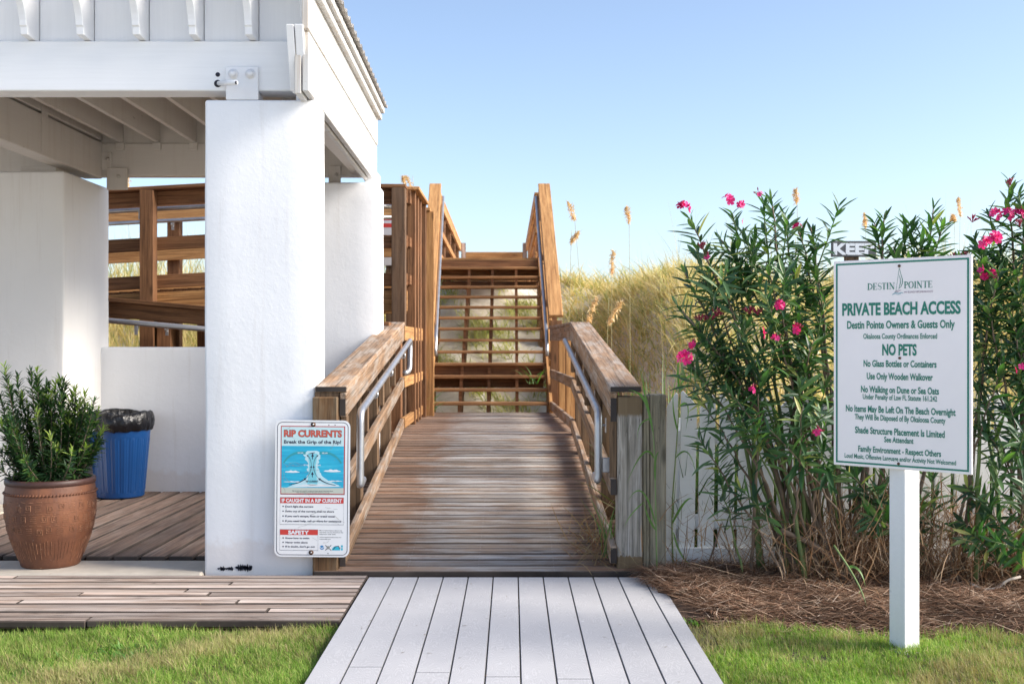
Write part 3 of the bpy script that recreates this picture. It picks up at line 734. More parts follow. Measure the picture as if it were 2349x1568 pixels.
def beach_sign():
    S = thing('private_beach_sign', W(2081, 1480, 5.25)-Vector((0, 0, 0)), 'large white private beach access sign on a square white post in the lawn', 'sign')
    S_ = S
    kk = 1.045; L = Vector((1.4666, 5.19, 0))*kk; Rr = Vector((1.933, 4.78, 0))*kk; X = (Rr-L).normalized(); n = Vector((X.y, -X.x, 0)); Zv = Vector((0, 0, 1))
    if n.y > 0: n = -n
    ztop = EYE+(784-594)*4.985*kk/F+.004; H = .925*kk; Wd = .62*kk
    c = (L+Rr)/2; c.z = ztop-H/2
    tilt = .0
    M = Matrix((X, Zv, n)).transposed().to_4x4(); M.translation = c
    panel = link('sign_panel', boxmesh(Wd, H, .012, .002, plain('sign_board_white', (.95, .88, .86), .35, var=.02), 1), M @ Matrix.Translation((0, 0, -.006)), S)
    # post behind the panel, faces parallel to the panel
    base = W(2081, 1482, 5.08); pm = paint('sign_post_white', (.84, .84, .84), amt=.12, worn=.5)
    pc = c-n*(.013+.066)-X*.012; n0 = n; pn_ = Vector((math.cos(R(207)), math.sin(R(207)), 0)); px_ = Vector((-pn_.y, pn_.x, 0))
    prism('post', [(pc+px_*a+pn_*b).xy for a, b in ((-.0475, -.0475), (.0475, -.0475), (.0475, .0475), (-.0475, .0475))], 'z', -.12, ztop-.02, pm, S, bev=.003)
    # long crack in the edge of the post
    q = pc+px_*.0455+pn_*.0455
    cr = []; zz = [.09, .12, .16, .20, .25, .30, .34, .37]; ww = [.0, .003, .006, .004, .008, .006, .003, 0]
    ox = Vector((-.3, -.95, 0))*.004
    V = [q+ox+Vector((-.002-w_, 0, z_)) for z_, w_ in zip(zz, ww)]+[q+ox+Vector((.002, 0, z_)) for z_ in zz[::-1]]
    mesh_obj('crack', V, [[i, 15-i, 14-i, i+1] for i in range(7)], M_['rust'], S)
    def uv(px, py):     # px,py read off an enlarged view of the panel
        f = (px-83)/907; u = f*5.19/(f*5.19+(1-f)*4.78)
        top = 110-48*f; bot = 1435+75*f; v = (py-top)/(bot-top)
        return (u-.5)*Wd, (.5-v)*H
    fr = [stroke([(-Wd/2+.0165, H/2-.0165), (Wd/2-.0165, H/2-.0165)], .0085), stroke([(-Wd/2+.0165, -H/2+.0165), (Wd/2-.0165, -H/2+.0165)], .0085),
          stroke([(-Wd/2+.0165, -H/2+.0123), (-Wd/2+.0165, H/2-.0123)], .0085), stroke([(Wd/2-.0165, -H/2+.0123), (Wd/2-.0165, H/2-.0123)], .0085)]
    [flat('border', g, M, .0008 if i < 2 else .0011, GREEN, panel) for i, g in enumerate(fr)]
    lines = [('PRIVATE BEACH ACCESS', 140, 917, 415, 78, .038), ('Destin Pointe Owners & Guests Only', 172, 878, 520, 50, .028), ('Okaloosa County Ordinances Enforced', 278, 762, 597, 34, .02),
             ('NO PETS', 402, 628, 686, 70, .038), ('No Glass Bottles or Containers', 280, 758, 778, 43, .028), ('Use Only Wooden Walkover', 301, 734, 862, 43, .028),
             ('No Walking on Dune or Sea Oats', 263, 774, 950, 43, .028), ('Under Penalty of Law FL Statute 161.242', 275, 762, 1000, 34, .02), ('No Items May Be Left On The Beach Overnight', 164, 883, 1082, 43, .028),
             ('They Will Be Disposed of By Okaloosa County', 222, 817, 1137, 36, .024), ('Shade Structure Placement Is Limited', 224, 812, 1225, 43, .028), ('See Attendant', 415, 607, 1278, 36, .026),
             ('Family Environment - Respect Others', 245, 788, 1350, 39, .026), ('Loud Music, Offensive Language and/or Activity Not Welcomed', 156, 886, 1402, 30, .02),
             ('AN ISLAND NEIGHBORHOOD', 545, 735, 307, 12, .0)]
    for s, a, b, yy, h, bold in lines:
        xa, _ = uv(a, yy); xb, _ = uv(b, yy)
        if s.startswith('AN'): _, y = uv((a+b)/2, 306)
        else: _, y = uv((a+b)/2, yy)
        queue_text(s, M, (xa+xb)/2, y, h/1387*H, xb-xa, GREEN if not s.startswith('AN') else MAUVE, panel, bold)
    # logo letters with serifs, drawn stroke by stroke in a unit box
    T, t, sr = .17, .05, .06
    def arc(cx, cy, rx, ry, a0, a1, n=12): return [(cx+rx*math.cos(R(a0+(a1-a0)*k/n)), cy+ry*math.sin(R(a0+(a1-a0)*k/n))) for k in range(n+1)]
    def ser(x, y, w=.34): return ([(x-w/2, y), (x+w/2, y)], t)
    G = {'D': [([(.18, 0), (.18, 1)], T), ser(.16, .02), ser(.16, .98), (arc(.2, .5, .62, .47, 90, -90), [t+.10*math.sin(math.pi*k/12) for k in range(13)])],
         'E': [([(.18, 0), (.18, 1)], T), ([(.02, .02), (.72, .02)], t), ([(.02, .98), (.68, .98)], t), ([(.18, .5), (.55, .5)], t), ([(.71, 0), (.71, .22)], t), ([(.67, .8), (.67, 1)], t), ([(.54, .4), (.54, .6)], t)],
         'S': [(arc(.33, .74, .26, .24, 20, 270)+arc(.33, .26, .28, .25, 90, -160), [t+.10*math.exp(-((k-13)/5.)**2) for k in range(26)])],
         'T': [([(.36, 0), (.36, 1)], T), ([(0, .98), (.72, .98)], t), ser(.36, .02), ([(.02, .78), (.02, 1)], t), ([(.70, .78), (.70, 1)], t)],
         'I': [([(.18, 0), (.18, 1)], T), ser(.18, .02), ser(.18, .98)],
         'N': [([(.14, 0), (.14, 1)], t), ([(.1, 1), (.78, 0)], T), ([(.78, 0), (.78, 1)], t), ser(.14, .02), ser(.78, .98), ser(.1, .98, .2)],
         'P': [([(.18, 0), (.18, 1)], T), ser(.18, .02), ser(.16, .98), (arc(.2, .73, .42, .25, 90, -90), [t+.09*math.sin(math.pi*k/12) for k in range(13)])],
         'O': [(arc(.42, .5, .37, .48, 0, 360, 20), [t+.11*abs(math.cos(2*math.pi*k/20)) for k in range(21)])]}
    adv = dict(D=.95, E=.85, S=.72, T=.80, I=.46, N=1.05, P=.78, O=.95)
    for s, a, b, yb, h0, h1 in (('DESTIN', 305, 487, 296, 44, 44), ('POINTE', 545, 733, 285, 44, 44)):
        xa, y0 = uv(a, yb); xb, _ = uv(b, yb-2); tot = sum(adv[c] for c in s)-.05; k = (xb-xa)/tot; hh = h0/1387*H; x = xa; polys = []
        for c in s:
            for pts, w in G[c]:
                sc = (k+hh)/2
                polys += stroke([(x+p[0]*k, y0+p[1]*hh) for p in pts], [q*sc for q in w] if isinstance(w, list) else w*sc)
            x += adv[c]*k
        for i, P_ in enumerate(polys): pass
        flat('lettering', polys, M, .0013, GREEN, panel)
    # sailing boat mark
    def LP(pts): return [uv(*p) for p in pts]
    w = .0016
    mk = stroke(LP([(514, 150), (508, 190), (500, 250), (492, 300)]), w)+stroke(LP([(514, 150), (524, 190), (534, 225), (535, 250), (524, 275), (508, 288)]), [w, w*1.3, w*2, w*2.2, w*1.6, w])
    mk += stroke(LP([(512, 195), (520, 220), (521, 250), (512, 282)]), [w*.6, w*1.6, w*2.2, w])
    flat('boat_mark', mk, M, .0010, GREEN, panel)
    flat('boat_mark', stroke(LP([(470, 322), (490, 312), (508, 318), (530, 312), (540, 316)]), [w, w*2, w*1.5, w*2, w*.6])+stroke(LP([(466, 328), (486, 320), (505, 325), (525, 320)]), w), M, .0010, TEAL, panel)
    flat('boat_mark', stroke(LP([(482, 308), (505, 298), (528, 296), (505, 308), (488, 306)]), w*1.2), M, .0013, MAUVE, panel)
    for px, py in ((514, 138), (517, 741), (509, 1432)):
        x, y = uv(px, py); p = M @ Vector((x, y, 0)); tube('screw', [p-n*.002, p+n*.004], .0065, M_['rust'], panel, 14)
beach_sign()

def rip_sign():
    D = 6.70; k = .44/723; S = thing('rip_current_sign', W(717, 1278, D), 'scratched metal rip currents warning sign on the left end post', 'sign')
    c = W(716.5, 1120, D); X = Vector((1, 0, 0)); Y = Vector((0, 0, 1)); n = Vector((0, -1, 0)); M = Matrix((X, Y, n)).transposed().to_4x4(); M.translation = c
    M = M @ Matrix.Rotation(R(-.5), 4, 'Z')
    def p(x, y): return ((x-433)*k, (808-y)*k)
    pm = plain('sign_sheet_white', (.84,.84,.84), .3, var=.03)
    me = rrect(-.2205, .2205, -.402, .402, .04, 8); V = [(a, b, .0) for a, b in me]+[(a, b, -.003) for a, b in me]; N = len(me)
    panel = mesh_obj('sign_panel', V, [list(range(N)), list(range(N, 2*N))[::-1]]+[[i, N+i, N+(i+1) % N, (i+1) % N] for i in range(N)], pm, S, M=M)
    flat('border', stroke(rrect(-.2205+.0125, .2205-.0125, -.402+.0125, .402-.0125, .03, 8), .0035, True), M, .0006, NAVY, panel)
    def bx(x0, y0, x1, y1): a = p(x0, y0); b = p(x1, y1); return rect(a[0], b[0], b[1], a[1])
    # picture panel
    flat('red_frame', [bx(124, 203, 746, 866)], M, .0005, NAVY, panel); flat('red_frame', [bx(126, 205, 743, 862)], M, .0008, RED, panel)
    flat('picture_sky', [bx(132, 212, 736, 396)], M, .0012, PALE, panel)
    m, nt, Nn, L, B = newmat('printed_ocean'); v = ocoord(nt, (3, 40, 1), rnd=False); g = noise(nt, v, 1.5, 4, .6)
    L.new(ramp(nt, g, [(.3, (.01, .33, .56)), (.6, (.02, .47, .68)), (.75, (.16, .62, .74))]), B.inputs['Base Color']); B.inputs['Roughness'].default_value = .35
    flat('picture_ocean', [bx(132, 396, 736, 800)], M, .0012, m, panel); flat('picture_sand', [bx(132, 800, 736, 856)], M, .0012, SAND, panel)
    def poly(pts): return [p(*q) for q in pts]
    # neck of foam
    left = [(178, 800), (250, 770), (330, 742), (372, 700), (392, 650), (385, 600), (378, 560), (360, 510), (350, 480), (375, 455), (400, 440)]
    right = [(470, 440), (500, 455), (512, 480), (505, 520), (495, 560), (492, 600), (505, 650), (530, 690), (590, 730), (660, 765), (720, 800)]
    jl = [(a+rng.uniform(-14, 14), b+rng.uniform(-5, 5)) for (a, b) in [(left[i][0]*(1-t)+left[i+1][0]*t, left[i][1]*(1-t)+left[i+1][1]*t) for i in range(10) for t in (0, .33, .66)]]
    jr = [(a+rng.uniform(-14, 14), b+rng.uniform(-5, 5)) for (a, b) in [(right[i][0]*(1-t)+right[i+1][0]*t, right[i][1]*(1-t)+right[i+1][1]*t) for i in range(10) for t in (0, .33, .66)]]
    FOAM = ink('print_foam', (.50, .74, .80)); LB = ink('print_light_blue', (.20, .60, .70))
    nl = len(jl); quads = [[p(*jl[i]), p(*jl[i+1]), p(*jr[nl-2-i]), p(*jr[nl-1-i])] for i in range(nl-1)]
    flat('picture_foam', quads, M, .0015, FOAM, panel)
    core = [[p(433-30-abs(y-600)*.12, y), p(433-30-abs(y+40-600)*.12, y+40), p(433+30+abs(y+40-600)*.12, y+40), p(433+30+abs(y-600)*.12, y)] for y in range(470, 760, 40)]
    flat('picture_foam', core, M, .0018, LB, panel)
    wv = []
    for (x0, x1, y, h) in ((165, 312, 650, 15), (540, 712, 640, 18), (150, 350, 745, 7), (560, 730, 735, 7), (240, 720, 785, 14), (320, 600, 772, 8)):
        t = np.linspace(0, 1, 12); up = [(x0+(x1-x0)*a, y-h*math.sin(math.pi*a)**.6*(1+.3*math.sin(a*20))) for a in t]; dn = [(x0+(x1-x0)*a, y+h*.35*math.sin(math.pi*a)) for a in t[::-1]]
        wv += [[p(*up[i]), p(*up[i+1]), p(*dn[10-i]), p(*dn[11-i])] for i in range(11)]
    flat('picture_waves', wv, M, .0021, WHITEI, panel)
    # arrows
    def bez(a, b, c_, n=10): return [((1-t)**2*a[0]+2*t*(1-t)*b[0]+t*t*c_[0], (1-t)**2*a[1]+2*t*(1-t)*b[1]+t*t*c_[1]) for t in np.linspace(0, 1, n)]
    ar = []
    def arrow(pts, w, hw):
        P_ = [p(*q) for q in pts]; out = stroke(P_[:-1], [w*k*(.45+.55*i/len(P_)) for i in range(len(P_)-1)])
        a = Vector(P_[-2]); b = Vector(P_[-1]); d = (b-a).normalized(); q = Vector((-d.y, d.x)); b = a+d*hw*k*1.5
        out.append([a+q*hw*k*.7, b, a-q*hw*k*.7]); return out
    for s in (-1, 1):
        X0 = lambda x: 433+s*(x-433)
        ar += arrow(bez((X0(660), 772), (X0(560), 762), (X0(495), 708)), 11, 18)
        ar += arrow(bez((X0(487), 700), (X0(445), 650), (X0(445), 592)), 6, 15)
        ar += arrow(bez((X0(444), 585), (X0(445), 520), (X0(484), 486)), 6, 13)
    for y in (700, 525): ar += arrow([(433, y), (433, y-28), (433, y-40)], 13, 20)
    flat('picture_arrows', ar, M, .0024, NAVY, panel)
    te = []
    for s in (-1, 1):
        P_ = [p(433+s*(x-433), y) for x, y in bez((500, 465), (640, 440), (712, 560), 14)]
        te += stroke(P_, [k*(28-14*i/13) for i in range(14)])
    flat('picture_arrows', te, M, .0018, TEAL, panel)
    flat('swimmer', stroke([p(395, 470), p(430, 465), p(455, 458)], [k*3, k*9, k*5])+stroke([p(425, 467), p(445, 478)], k*3), M, .0024, NAVY, panel)
    for s, x in (('ESCAPE', 316), ('ESCAPE', 552)):
        q = p(x, 463); queue_text(s, M, q[0], q[1], 12*k, 52*k, WHITEI, panel, .02, .0024)
    for s, x in (('ESCAPE', 372), ('ESCAPE', 488)):
        q = p(x, 580); queue_text(s, M, q[0], q[1], 12*k, 50*k, WHITEI, panel, .02, .0024)
    def T(s, x0, x1, y, h, mat, bold=.02, z=.0015, al='CENTER'):
        q = p((x0+x1)/2 if al == 'CENTER' else x0, y); queue_text(s, M, q[0], q[1], h*k, (x1-x0)*k, mat, panel, bold, z, al)
    T('RIP CURRENTS', 153, 716, 275, 62, NAVY, .055, .0016); T('RIP CURRENTS', 155, 714, 275, 58, ORANGE, .035, .0020)
    T('Break the Grip of the Rip!', 155, 708, 356, 32, NAVY, .03, .0016)
    T('RIP CURRENT', 372, 490, 737, 16, NAVY, .03, .0027)
    T('Rip currents are powerful currents of water moving away from shore.', 240, 636, 829, 9, BLACKI, .02, .0016); T('They can sweep even the strongest swimmer out to sea.', 280, 600, 845, 9, BLACKI, .02, .0016)
    def boxed(x0, y0, x1, y1, yh):
        flat('red_header', [bx(x0+2, y0+2, x1-2, yh)], M, .0006, RED, panel)
        a = p(x0, y0); b = p(x1, y1); flat('box_outline', stroke([a, (b[0], a[1]), b, (a[0], b[1])], k*3, True), M, .0009, NAVY, panel)
    boxed(122, 894, 738, 1155, 950); boxed(122, 1204, 492, 1405, 1256)
    T('IF CAUGHT IN A RIP CURRENT', 138, 720, 923, 33, WHITEI, .04, .0012)
    T('SAFETY', 203, 405, 1231, 34, WHITEI, .05, .0012)
    for s, x1, y in (("Don't fight the current", 445, 981), ('Swim out of the current, then to shore', 645, 1027), ("If you can't escape, float or tread water", 660, 1074), ('If you need help, call or wave for assistance', 716, 1121)):
        T(s, 173, x1, y, 17, NAVY, .03, .0009, 'LEFT'); q = p(152, y); flat('bullet', [[(q[0]+k*7*math.cos(t), q[1]+k*7*math.sin(t)) for t in np.linspace(0, 2*math.pi, 9)[:-1]]], M, .0009, NAVY, panel)
    for s, x1, y in (('Know how to swim', 408, 1286), ('Never swim alone', 392, 1328), ("If in doubt, don't go out", 462, 1368)):
        T(s, 178, x1, y, 16, NAVY, .03, .0009, 'LEFT'); q = p(155, y); flat('bullet', [[(q[0]+k*7*math.cos(t), q[1]+k*7*math.sin(t)) for t in np.linspace(0, 2*math.pi, 9)[:-1]]], M, .0009, NAVY, panel)
    for s, x1, y in (('More information about rip', 722, 1211), ('currents can be found at the', 735, 1229), ('following web sites:', 665, 1247), ('www.ripcurrents.noaa.gov', 718, 1276), ('www.usla.org', 614, 1294)):
        T(s, 506, x1, y, 9, BLACKI, .02, .0006, 'LEFT')
    # four small emblems
    q = p(531, 1376); circ = lambda q, r, a0=0, a1=360, n=18: [(q[0]+r*math.cos(R(a0+(a1-a0)*i/n)), q[1]+r*math.sin(R(a0+(a1-a0)*i/n))) for i in range(n+(0 if a1-a0 == 360 else 1))]
    BLUE = ink('emblem_blue', (.02, .22, .50)); CY = ink('emblem_cyan', (.03, .48, .62))
    flat('emblem', [circ(q, 21*k)], M, .0006, BLUE, panel); flat('emblem', stroke([p(512, 1372), p(531, 1386), p(550, 1366)], k*7), M, .0009, WHITEI, panel)
    flat('emblem', stroke([p(563, 1353), p(621, 1402)], k*6)+stroke([p(621, 1353), p(563, 1402)], k*6), M, .0006, BLACKI, panel); flat('emblem', [circ(p(592, 1376), 15*k)], M, .0012, GREYI, panel)
    flat('emblem', [circ(p(668, 1402), 41*k, 0, 180)], M, .0006, CY, panel); flat('emblem', stroke([p(640, 1395), p(662, 1365), p(690, 1360), p(705, 1385)], k*7), M, .0009, NAVY, panel)
    flat('emblem', [bx(715, 1352, 733, 1402)], M, .0006, CY, panel); flat('emblem', [circ(p(724, 1376), 6*k)], M, .0009, WHITEI, panel)
    # scratches
    sc = []
    for (x, y, a, ln) in ((150, 560, -40, 60), (200, 575, 15, 140), (150, 640, -50, 90), (160, 700, -30, 80), (240, 590, 10, 110), (560, 985, -20, 60), (420, 1060, 25, 120), (640, 1000, -20, 40), (660, 1075, -25, 110), (170, 985, -30, 60),
                         (240, 318, 0, 130), (300, 1185, 3, 220), (600, 430, 35, 110), (170, 240, -10, 60), (360, 650, 5, 150), (640, 720, -40, 60), (540, 1330, 20, 70), (150, 800, -35, 70), (440, 1280, -20, 50), (640, 1130, -10, 60), (350, 860, 0, 70), (180, 600, 30, 80)):
        pts = [(x, y)]
        for i in range(6): a += rng.uniform(-22, 22); pts.append((pts[-1][0]+math.cos(R(a))*ln/6, pts[-1][1]-math.sin(R(a))*ln/6))
        sc += stroke([p(*q) for q in pts], [k*rng.uniform(1.0, 3.2) for _ in pts])
    for i in range(22):
        a = (rng.uniform(110, 740), rng.uniform(220, 1400)); sc += stroke([p(*a), p(a[0]+rng.uniform(-16, 16), a[1]+rng.uniform(-8, 8))], k*rng.uniform(1, 3))
    s_ = flat('scratches', sc, M, .0030, GREYI, panel); s_['kind'] = 'stuff'
    for x, y in ((437, 188), (427, 1424)):
        q = p(x, y); c0 = M @ Vector((q[0], q[1], 0)); w_ = tube('screw_washer', [c0, c0+n*.003], .014, M_['rust'], panel, 18); tube('screw_head', [c0+n*.003, c0+n*.007], .006, M_['metal'], w_, 8)
    for x, y in ((588, 192), (648, 192), (590, 1432)):
        q = p(x, y); flat('screw_hole', [circ(q, 5*k)], M, .0008, BLACKI, panel)
    # end post that carries the sign
    T_ = thing('sign_end_post', (-1.105, 6.78, 0), 'brown stained end post of the left ramp railing behind the rip current sign', 'post')
    board('timber', (-1.105, 6.79, -.1), (-1.105, 6.79, 1.045), .148, .14, M_['brownpost'], T_, up=(0, 1, 0), b=.006)
M_['brownpost'] = wood('stained_end_post', (.09, .045, .02), (.20, .11, .05), (.30, .26, .18), .35, crack=.7)
rip_sign()

def dune_notice(name, X, Y, D, w, h, txt, col, label, back):
    p = W(X, Y, D); S = thing(name, (p.x, p.y, float(dune_h(p.x, p.y))), label, 'sign')
    pn = box('sign_panel', p.x-w/2, p.x+w/2, p.y-.01, p.y+.01, p.z-h/2, p.z+h/2, back, S)
    M = Matrix(((1, 0, 0, p.x), (0, 0, -1, p.y-.0105), (0, 1, 0, p.z), (0, 0, 0, 1)))
    if txt: queue_text(txt[0], M, txt[1], 0, h*txt[3], txt[2], col, pn, .05, .0012)
    box('post', p.x-.045, p.x+.045, p.y+.012, p.y+.1, float(dune_h(p.x, p.y))-.3, p.z+h*.4, M_['post'], S)
    return S, pn, M
dune_notice('dune_sign', 1958, 571, 8.6, .34, .12, ('KEEP', .0, .31, .66), WHITEI, 'small dark sign with white letters showing above the oleander leaves', plain('dark_sign', (.10, .10, .10), .5))
S_, pn_, Mx_ = dune_notice('warning_notice', 893, 540, 14.2, .46, .75, None, None, 'white notice with red print glimpsed between pavilion pillar and walkway post', plain('notice_white', (.7, .7, .72), .5))
flat('red_print', [rect(-.2, .2, .10+.09*i, .15+.09*i) for i in range(3)]+[rect(-.2, .2, -.2, -.16)], Mx_, .001, RED, pn_)

# ------------------------------------------------------------------ picket fence
def fence():
    Fm = thing('picket_fence', (3.4, 6.98, 0), 'low white picket fence behind the oleander bushes', 'fence')
    pk = M_['picket']; y = 6.97
    for k in range(46):
        x = .945+.1205*k; w = .096; top = .955+.012*math.sin(k*1.9); lean = .018
        if k == 0: w = .07; x = .965
        if k % 2 == 0: prof = [(-w/2, -.02), (w/2, -.02), (w/2+lean, top+.035), (w/2-.012+lean, top+.045), (-w/2+lean, top-.045)]
        else: prof = [(-w/2, -.02), (w/2, -.02), (w/2+lean, top-.045), (-w/2+.012+lean, top+.045), (-w/2+lean, top+.035)]
        lx = rng.uniform(-.003, .003)
        o = prism('picket', [(x+lx+a, z+.06) for a, z in prof], 'y', y, y+.019, pk, Fm, bev=.002)
    xs = [.91, 3.3, 5.7, 6.6]
    for a, b in zip(xs[:-1], xs[1:]):
        z0 = -.055; box('base_board', a+.001, b-.001, y-.024, y-.003, -.09, .115, pk, Fm, b=.003)
        box('back_rail', a+.001, b-.001, y+.022, y+.060, .22, .31, pk, Fm); box('back_rail', a+.001, b-.001, y+.022, y+.060, .74, .83, pk, Fm)
    for x in (1.0, 3.4, 5.8): box('fence_post', x-.045, x+.045, y+.063, y+.15, -.1, .9, pk, Fm)
    # rusty nail heads
    for k in range(1, 30, 1):
        if k % 3 == 2: continue
        x = .945+.1205*k+.02+.015*((k*7) % 3-1); tube('nail', [(x+.012, y+.001, .895), (x+.012, y-.002, .895)], .0045, M_['rust'], Fm, 8)
fence()

# ------------------------------------------------------------------ terracotta pot
def pot():
    c = Vector((-2.838, 7.0, .004)); T = thing('terracotta_pot', c, 'large rust brown terracotta pot with pressed key pattern on the concrete ledge', 'pot')
    m, nt, N, L, B = newmat('rough_terracotta'); v = ocoord(nt, rnd=False)
    a = noise(nt, v, 3.5, 6, .65); col = ramp(nt, a, [(.3, (.085, .032, .018)), (.5, (.155, .058, .028)), (.7, (.25, .098, .044))])
    s = noise(nt, ocoord(nt, (9, 9, .8), rnd=False), 3, 6, .7); col = mix(nt, ramp(nt, s, [(.55, 0.0), (.7, .5)]), col, (.11, .05, .035))
    d = noise(nt, v, 45, 4, .7); col = mix(nt, ramp(nt, d, [(.66, 0.0), (.72, .5)]), col, (.55, .40, .30))
    L.new(col, B.inputs['Base Color']); B.inputs['Roughness'].default_value = .55; bump(nt, d, .5, .004, B); M_['terra'] = m
    rim = plain('pot_rim', (.075, .032, .024), .5, var=.3)
    prof = [(0, .0), (.165, 0), (.172, .008), (.178, .03), (.214, .12), (.245, .21), (.262, .30), (.267, .37), (.265, .43), (.260, .475), (.255, .50)]
    body = lathe('pot_body', prof, c, m, T, 64)
    lathe('pot_rim', [(.256, .499), (.262, .503), (.264, .516), (.262, .532), (.254, .538), (.242, .536), (.236, .525), (.234, .49), (.234, .40)], c, rim, T, 64)
    lathe('potting_soil', [(.235, .475), (.15, .487), (0, .49)], c, M_['soil'], T, 32)
    # twisted rope band
    def rad(z):
        for (r0, z0), (r1, z1) in zip(prof[1:-1], prof[2:]):
            if z0 <= z <= z1: return r0+(r1-r0)*(z-z0)/(z1-z0)
        return .28
    V = []; Fc = []
    for k in range(84):
        t = 2*math.pi*k/84; r = rad(.452)+.002
        p = [Vector((math.cos(t+o)*r, math.sin(t+o)*r, .452+z)) for o, z in ((-.03, -.006), (.03, .006))]
        vs, fs = tube_data([c+p[0], c+(p[0]+p[1])/2+Vector((math.cos(t), math.sin(t), 0))*.003, c+p[1]], [.003, .0065, .003], 6); b = len(V); V += vs; Fc += [[i+b for i in f] for f in fs]
    mesh_obj('rope_band', V, Fc, m, T, sm=True)['kind'] = 'stuff'
    # pressed key pattern: raised strokes
    V = []; Fc = []
    lite = plain('raised_pattern', (.30, .15, .085), .6, var=.4, vscale=25)
    def seg(t0, z0, t1, z1, w=.0035):
        b = len(V)
        P0 = Vector((math.cos(t0)*(rad(z0)-.001), math.sin(t0)*(rad(z0)-.001), z0)); P1 = Vector((math.cos(t1)*(rad(z1)-.001), math.sin(t1)*(rad(z1)-.001), z1))
        nrm = Vector((math.cos((t0+t1)/2), math.sin((t0+t1)/2), 0)); d = (P1-P0).normalized(); q = d.cross(nrm)*w/2
        V.extend([c+P0+q, c+P1+q, c+P1-q, c+P0-q, c+P0+nrm*.004, c+P1+nrm*.004]); Fc.extend([[b, b+1, b+5, b+4], [b+3, b+4, b+5, b+2], [b, b+4, b+3], [b+1, b+2, b+5]])
    def key(t, z, s):
        ds = s/rad(z)
        P_ = [(-1, -1), (1, -1), (1, 1), (-.6, 1), (-.6, -.4), (.5, -.4), (.5, .5), (-.1, .5)]
        if rng.random() < .4: P_ = [(-a, b) for a, b in P_]
        for (a0, b0), (a1, b1) in zip(P_[:-1], P_[1:]): seg(t+a0*ds, z+b0*s, t+a1*ds, z+b1*s)
    for row, z in enumerate((.38, .31, .24)):
        for k in range(26):
            t = 2*math.pi*(k+.5*row)/26+rng.uniform(-.02, .02)
            if (k+row) % 3 != 2: key(t, z+rng.uniform(-.008, .008), .017)
            else:
                for q in range(4): seg(t-.07, z-.018+.012*q, t+.07, z-.018+.012*q)
        for k in range(34):
            t = 2*math.pi*k/34; seg(t, z+.034+rng.uniform(-.004, .004), t+.11, z+.034+rng.uniform(-.004, .004))
    for k in range(70):
        t = 2*math.pi*k/70+rng.uniform(-.02, .02); seg(t, .185-rng.uniform(0, .02), t, .035+rng.uniform(0, .07), .003)
    o = mesh_obj('key_pattern', V, Fc, lite, T); o['kind'] = 'stuff'
pot()

# ------------------------------------------------------------------ blue bin with bag
def bin_():
    c = Vector((-3.41, 9.90, .03)); T = thing('waste_bin', c, 'ribbed blue plastic waste bin against the low white wall', 'bin')
    m = plain('blue_plastic', (.002, .045, .17), .35, var=.05)
    seg = 120; V = []; zs = [(0, .195), (.01, .207), (.045, .21), (.06, .212), (.50, .252), (.52, .254), (.60, .262), (.615, .27), (.63, .268)]
    n = len(zs)
    for k in range(seg):
        a = 2*math.pi*k/seg; ph = (k % 6)
        for i, (z, r) in enumerate(zs):
            rr = r*.98-(.0035 if (ph in (0,) and 3 <= i <= 4) else 0)+(.003 if ph == 3 and 3 <= i <= 4 else 0); V.append((c.x+rr*math.cos(a), c.y+rr*math.sin(a), c.z+z))
    Fc = [[k*n+i, ((k+1) % seg)*n+i, ((k+1) % seg)*n+i+1, k*n+i+1] for k in range(seg) for i in range(n-1)]+[[k*n for k in range(seg)][::-1]]
    mesh_obj('bin_body', V, Fc, m, T)
    box('bin_label', c.x-.20, c.x-.13, c.y-.262, c.y-.255, c.z+.585, c.z+.61, WHITEI, T, b=.001)
    # crumpled black bag folded over the rim
    from mathutils import noise as mn
    G = thing('bin_bag', c+Vector((0, 0, .6)), 'crumpled black bin bag folded over the rim of the blue bin', 'bag')
    V = []; seg = 160; pr = [(.262, .575), (.276, .585), (.290, .62), (.294, .66), (.289, .70), (.278, .728), (.262, .738), (.248, .725), (.235, .66), (.225, .5), (.1, .3), (.0, .28)]; n = len(pr)
    for k in range(seg):
        a = 2*math.pi*k/seg
        for i, (r, z) in enumerate(pr):
            q = Vector((math.cos(a)*2.2, math.sin(a)*2.2, z*6)); d = mn.noise(q*1.6)*.012+mn.noise(Vector((a*9, z*10, 1)))*.010+mn.noise(Vector((a*24+z*22, z*9, 5)))*.007
            rr = r+(d if i < 9 else 0); zz = z+mn.noise(Vector((math.cos(a)*4, math.sin(a)*4, 3)))*(.02 if i in (0, 5, 6) else .008)+(.01*math.sin(3*a+2) if i > 3 else 0)
            rr *= .985
            if r == 0: rr = .001
            V.append((c.x+rr*math.cos(a), c.y+rr*math.sin(a), c.z+zz))
    Fc = [[k*n+i, ((k+1) % seg)*n+i, ((k+1) % seg)*n+i+1, k*n+i+1] for k in range(seg) for i in range(n-1)]
    mb, nt, N, L, B = newmat('black_bag'); B.inputs['Base Color'].default_value = (.006, .006, .008, 1); B.inputs['Roughness'].default_value = .27
    w = noise(nt, ocoord(nt, (1, 1, .4), rnd=False), 22, 5, .6, 1.2); bump(nt, w, .55, .02, B)
    mesh_obj('bag_film', V, Fc, mb, G, sm=True)
bin_()

flush_texts()
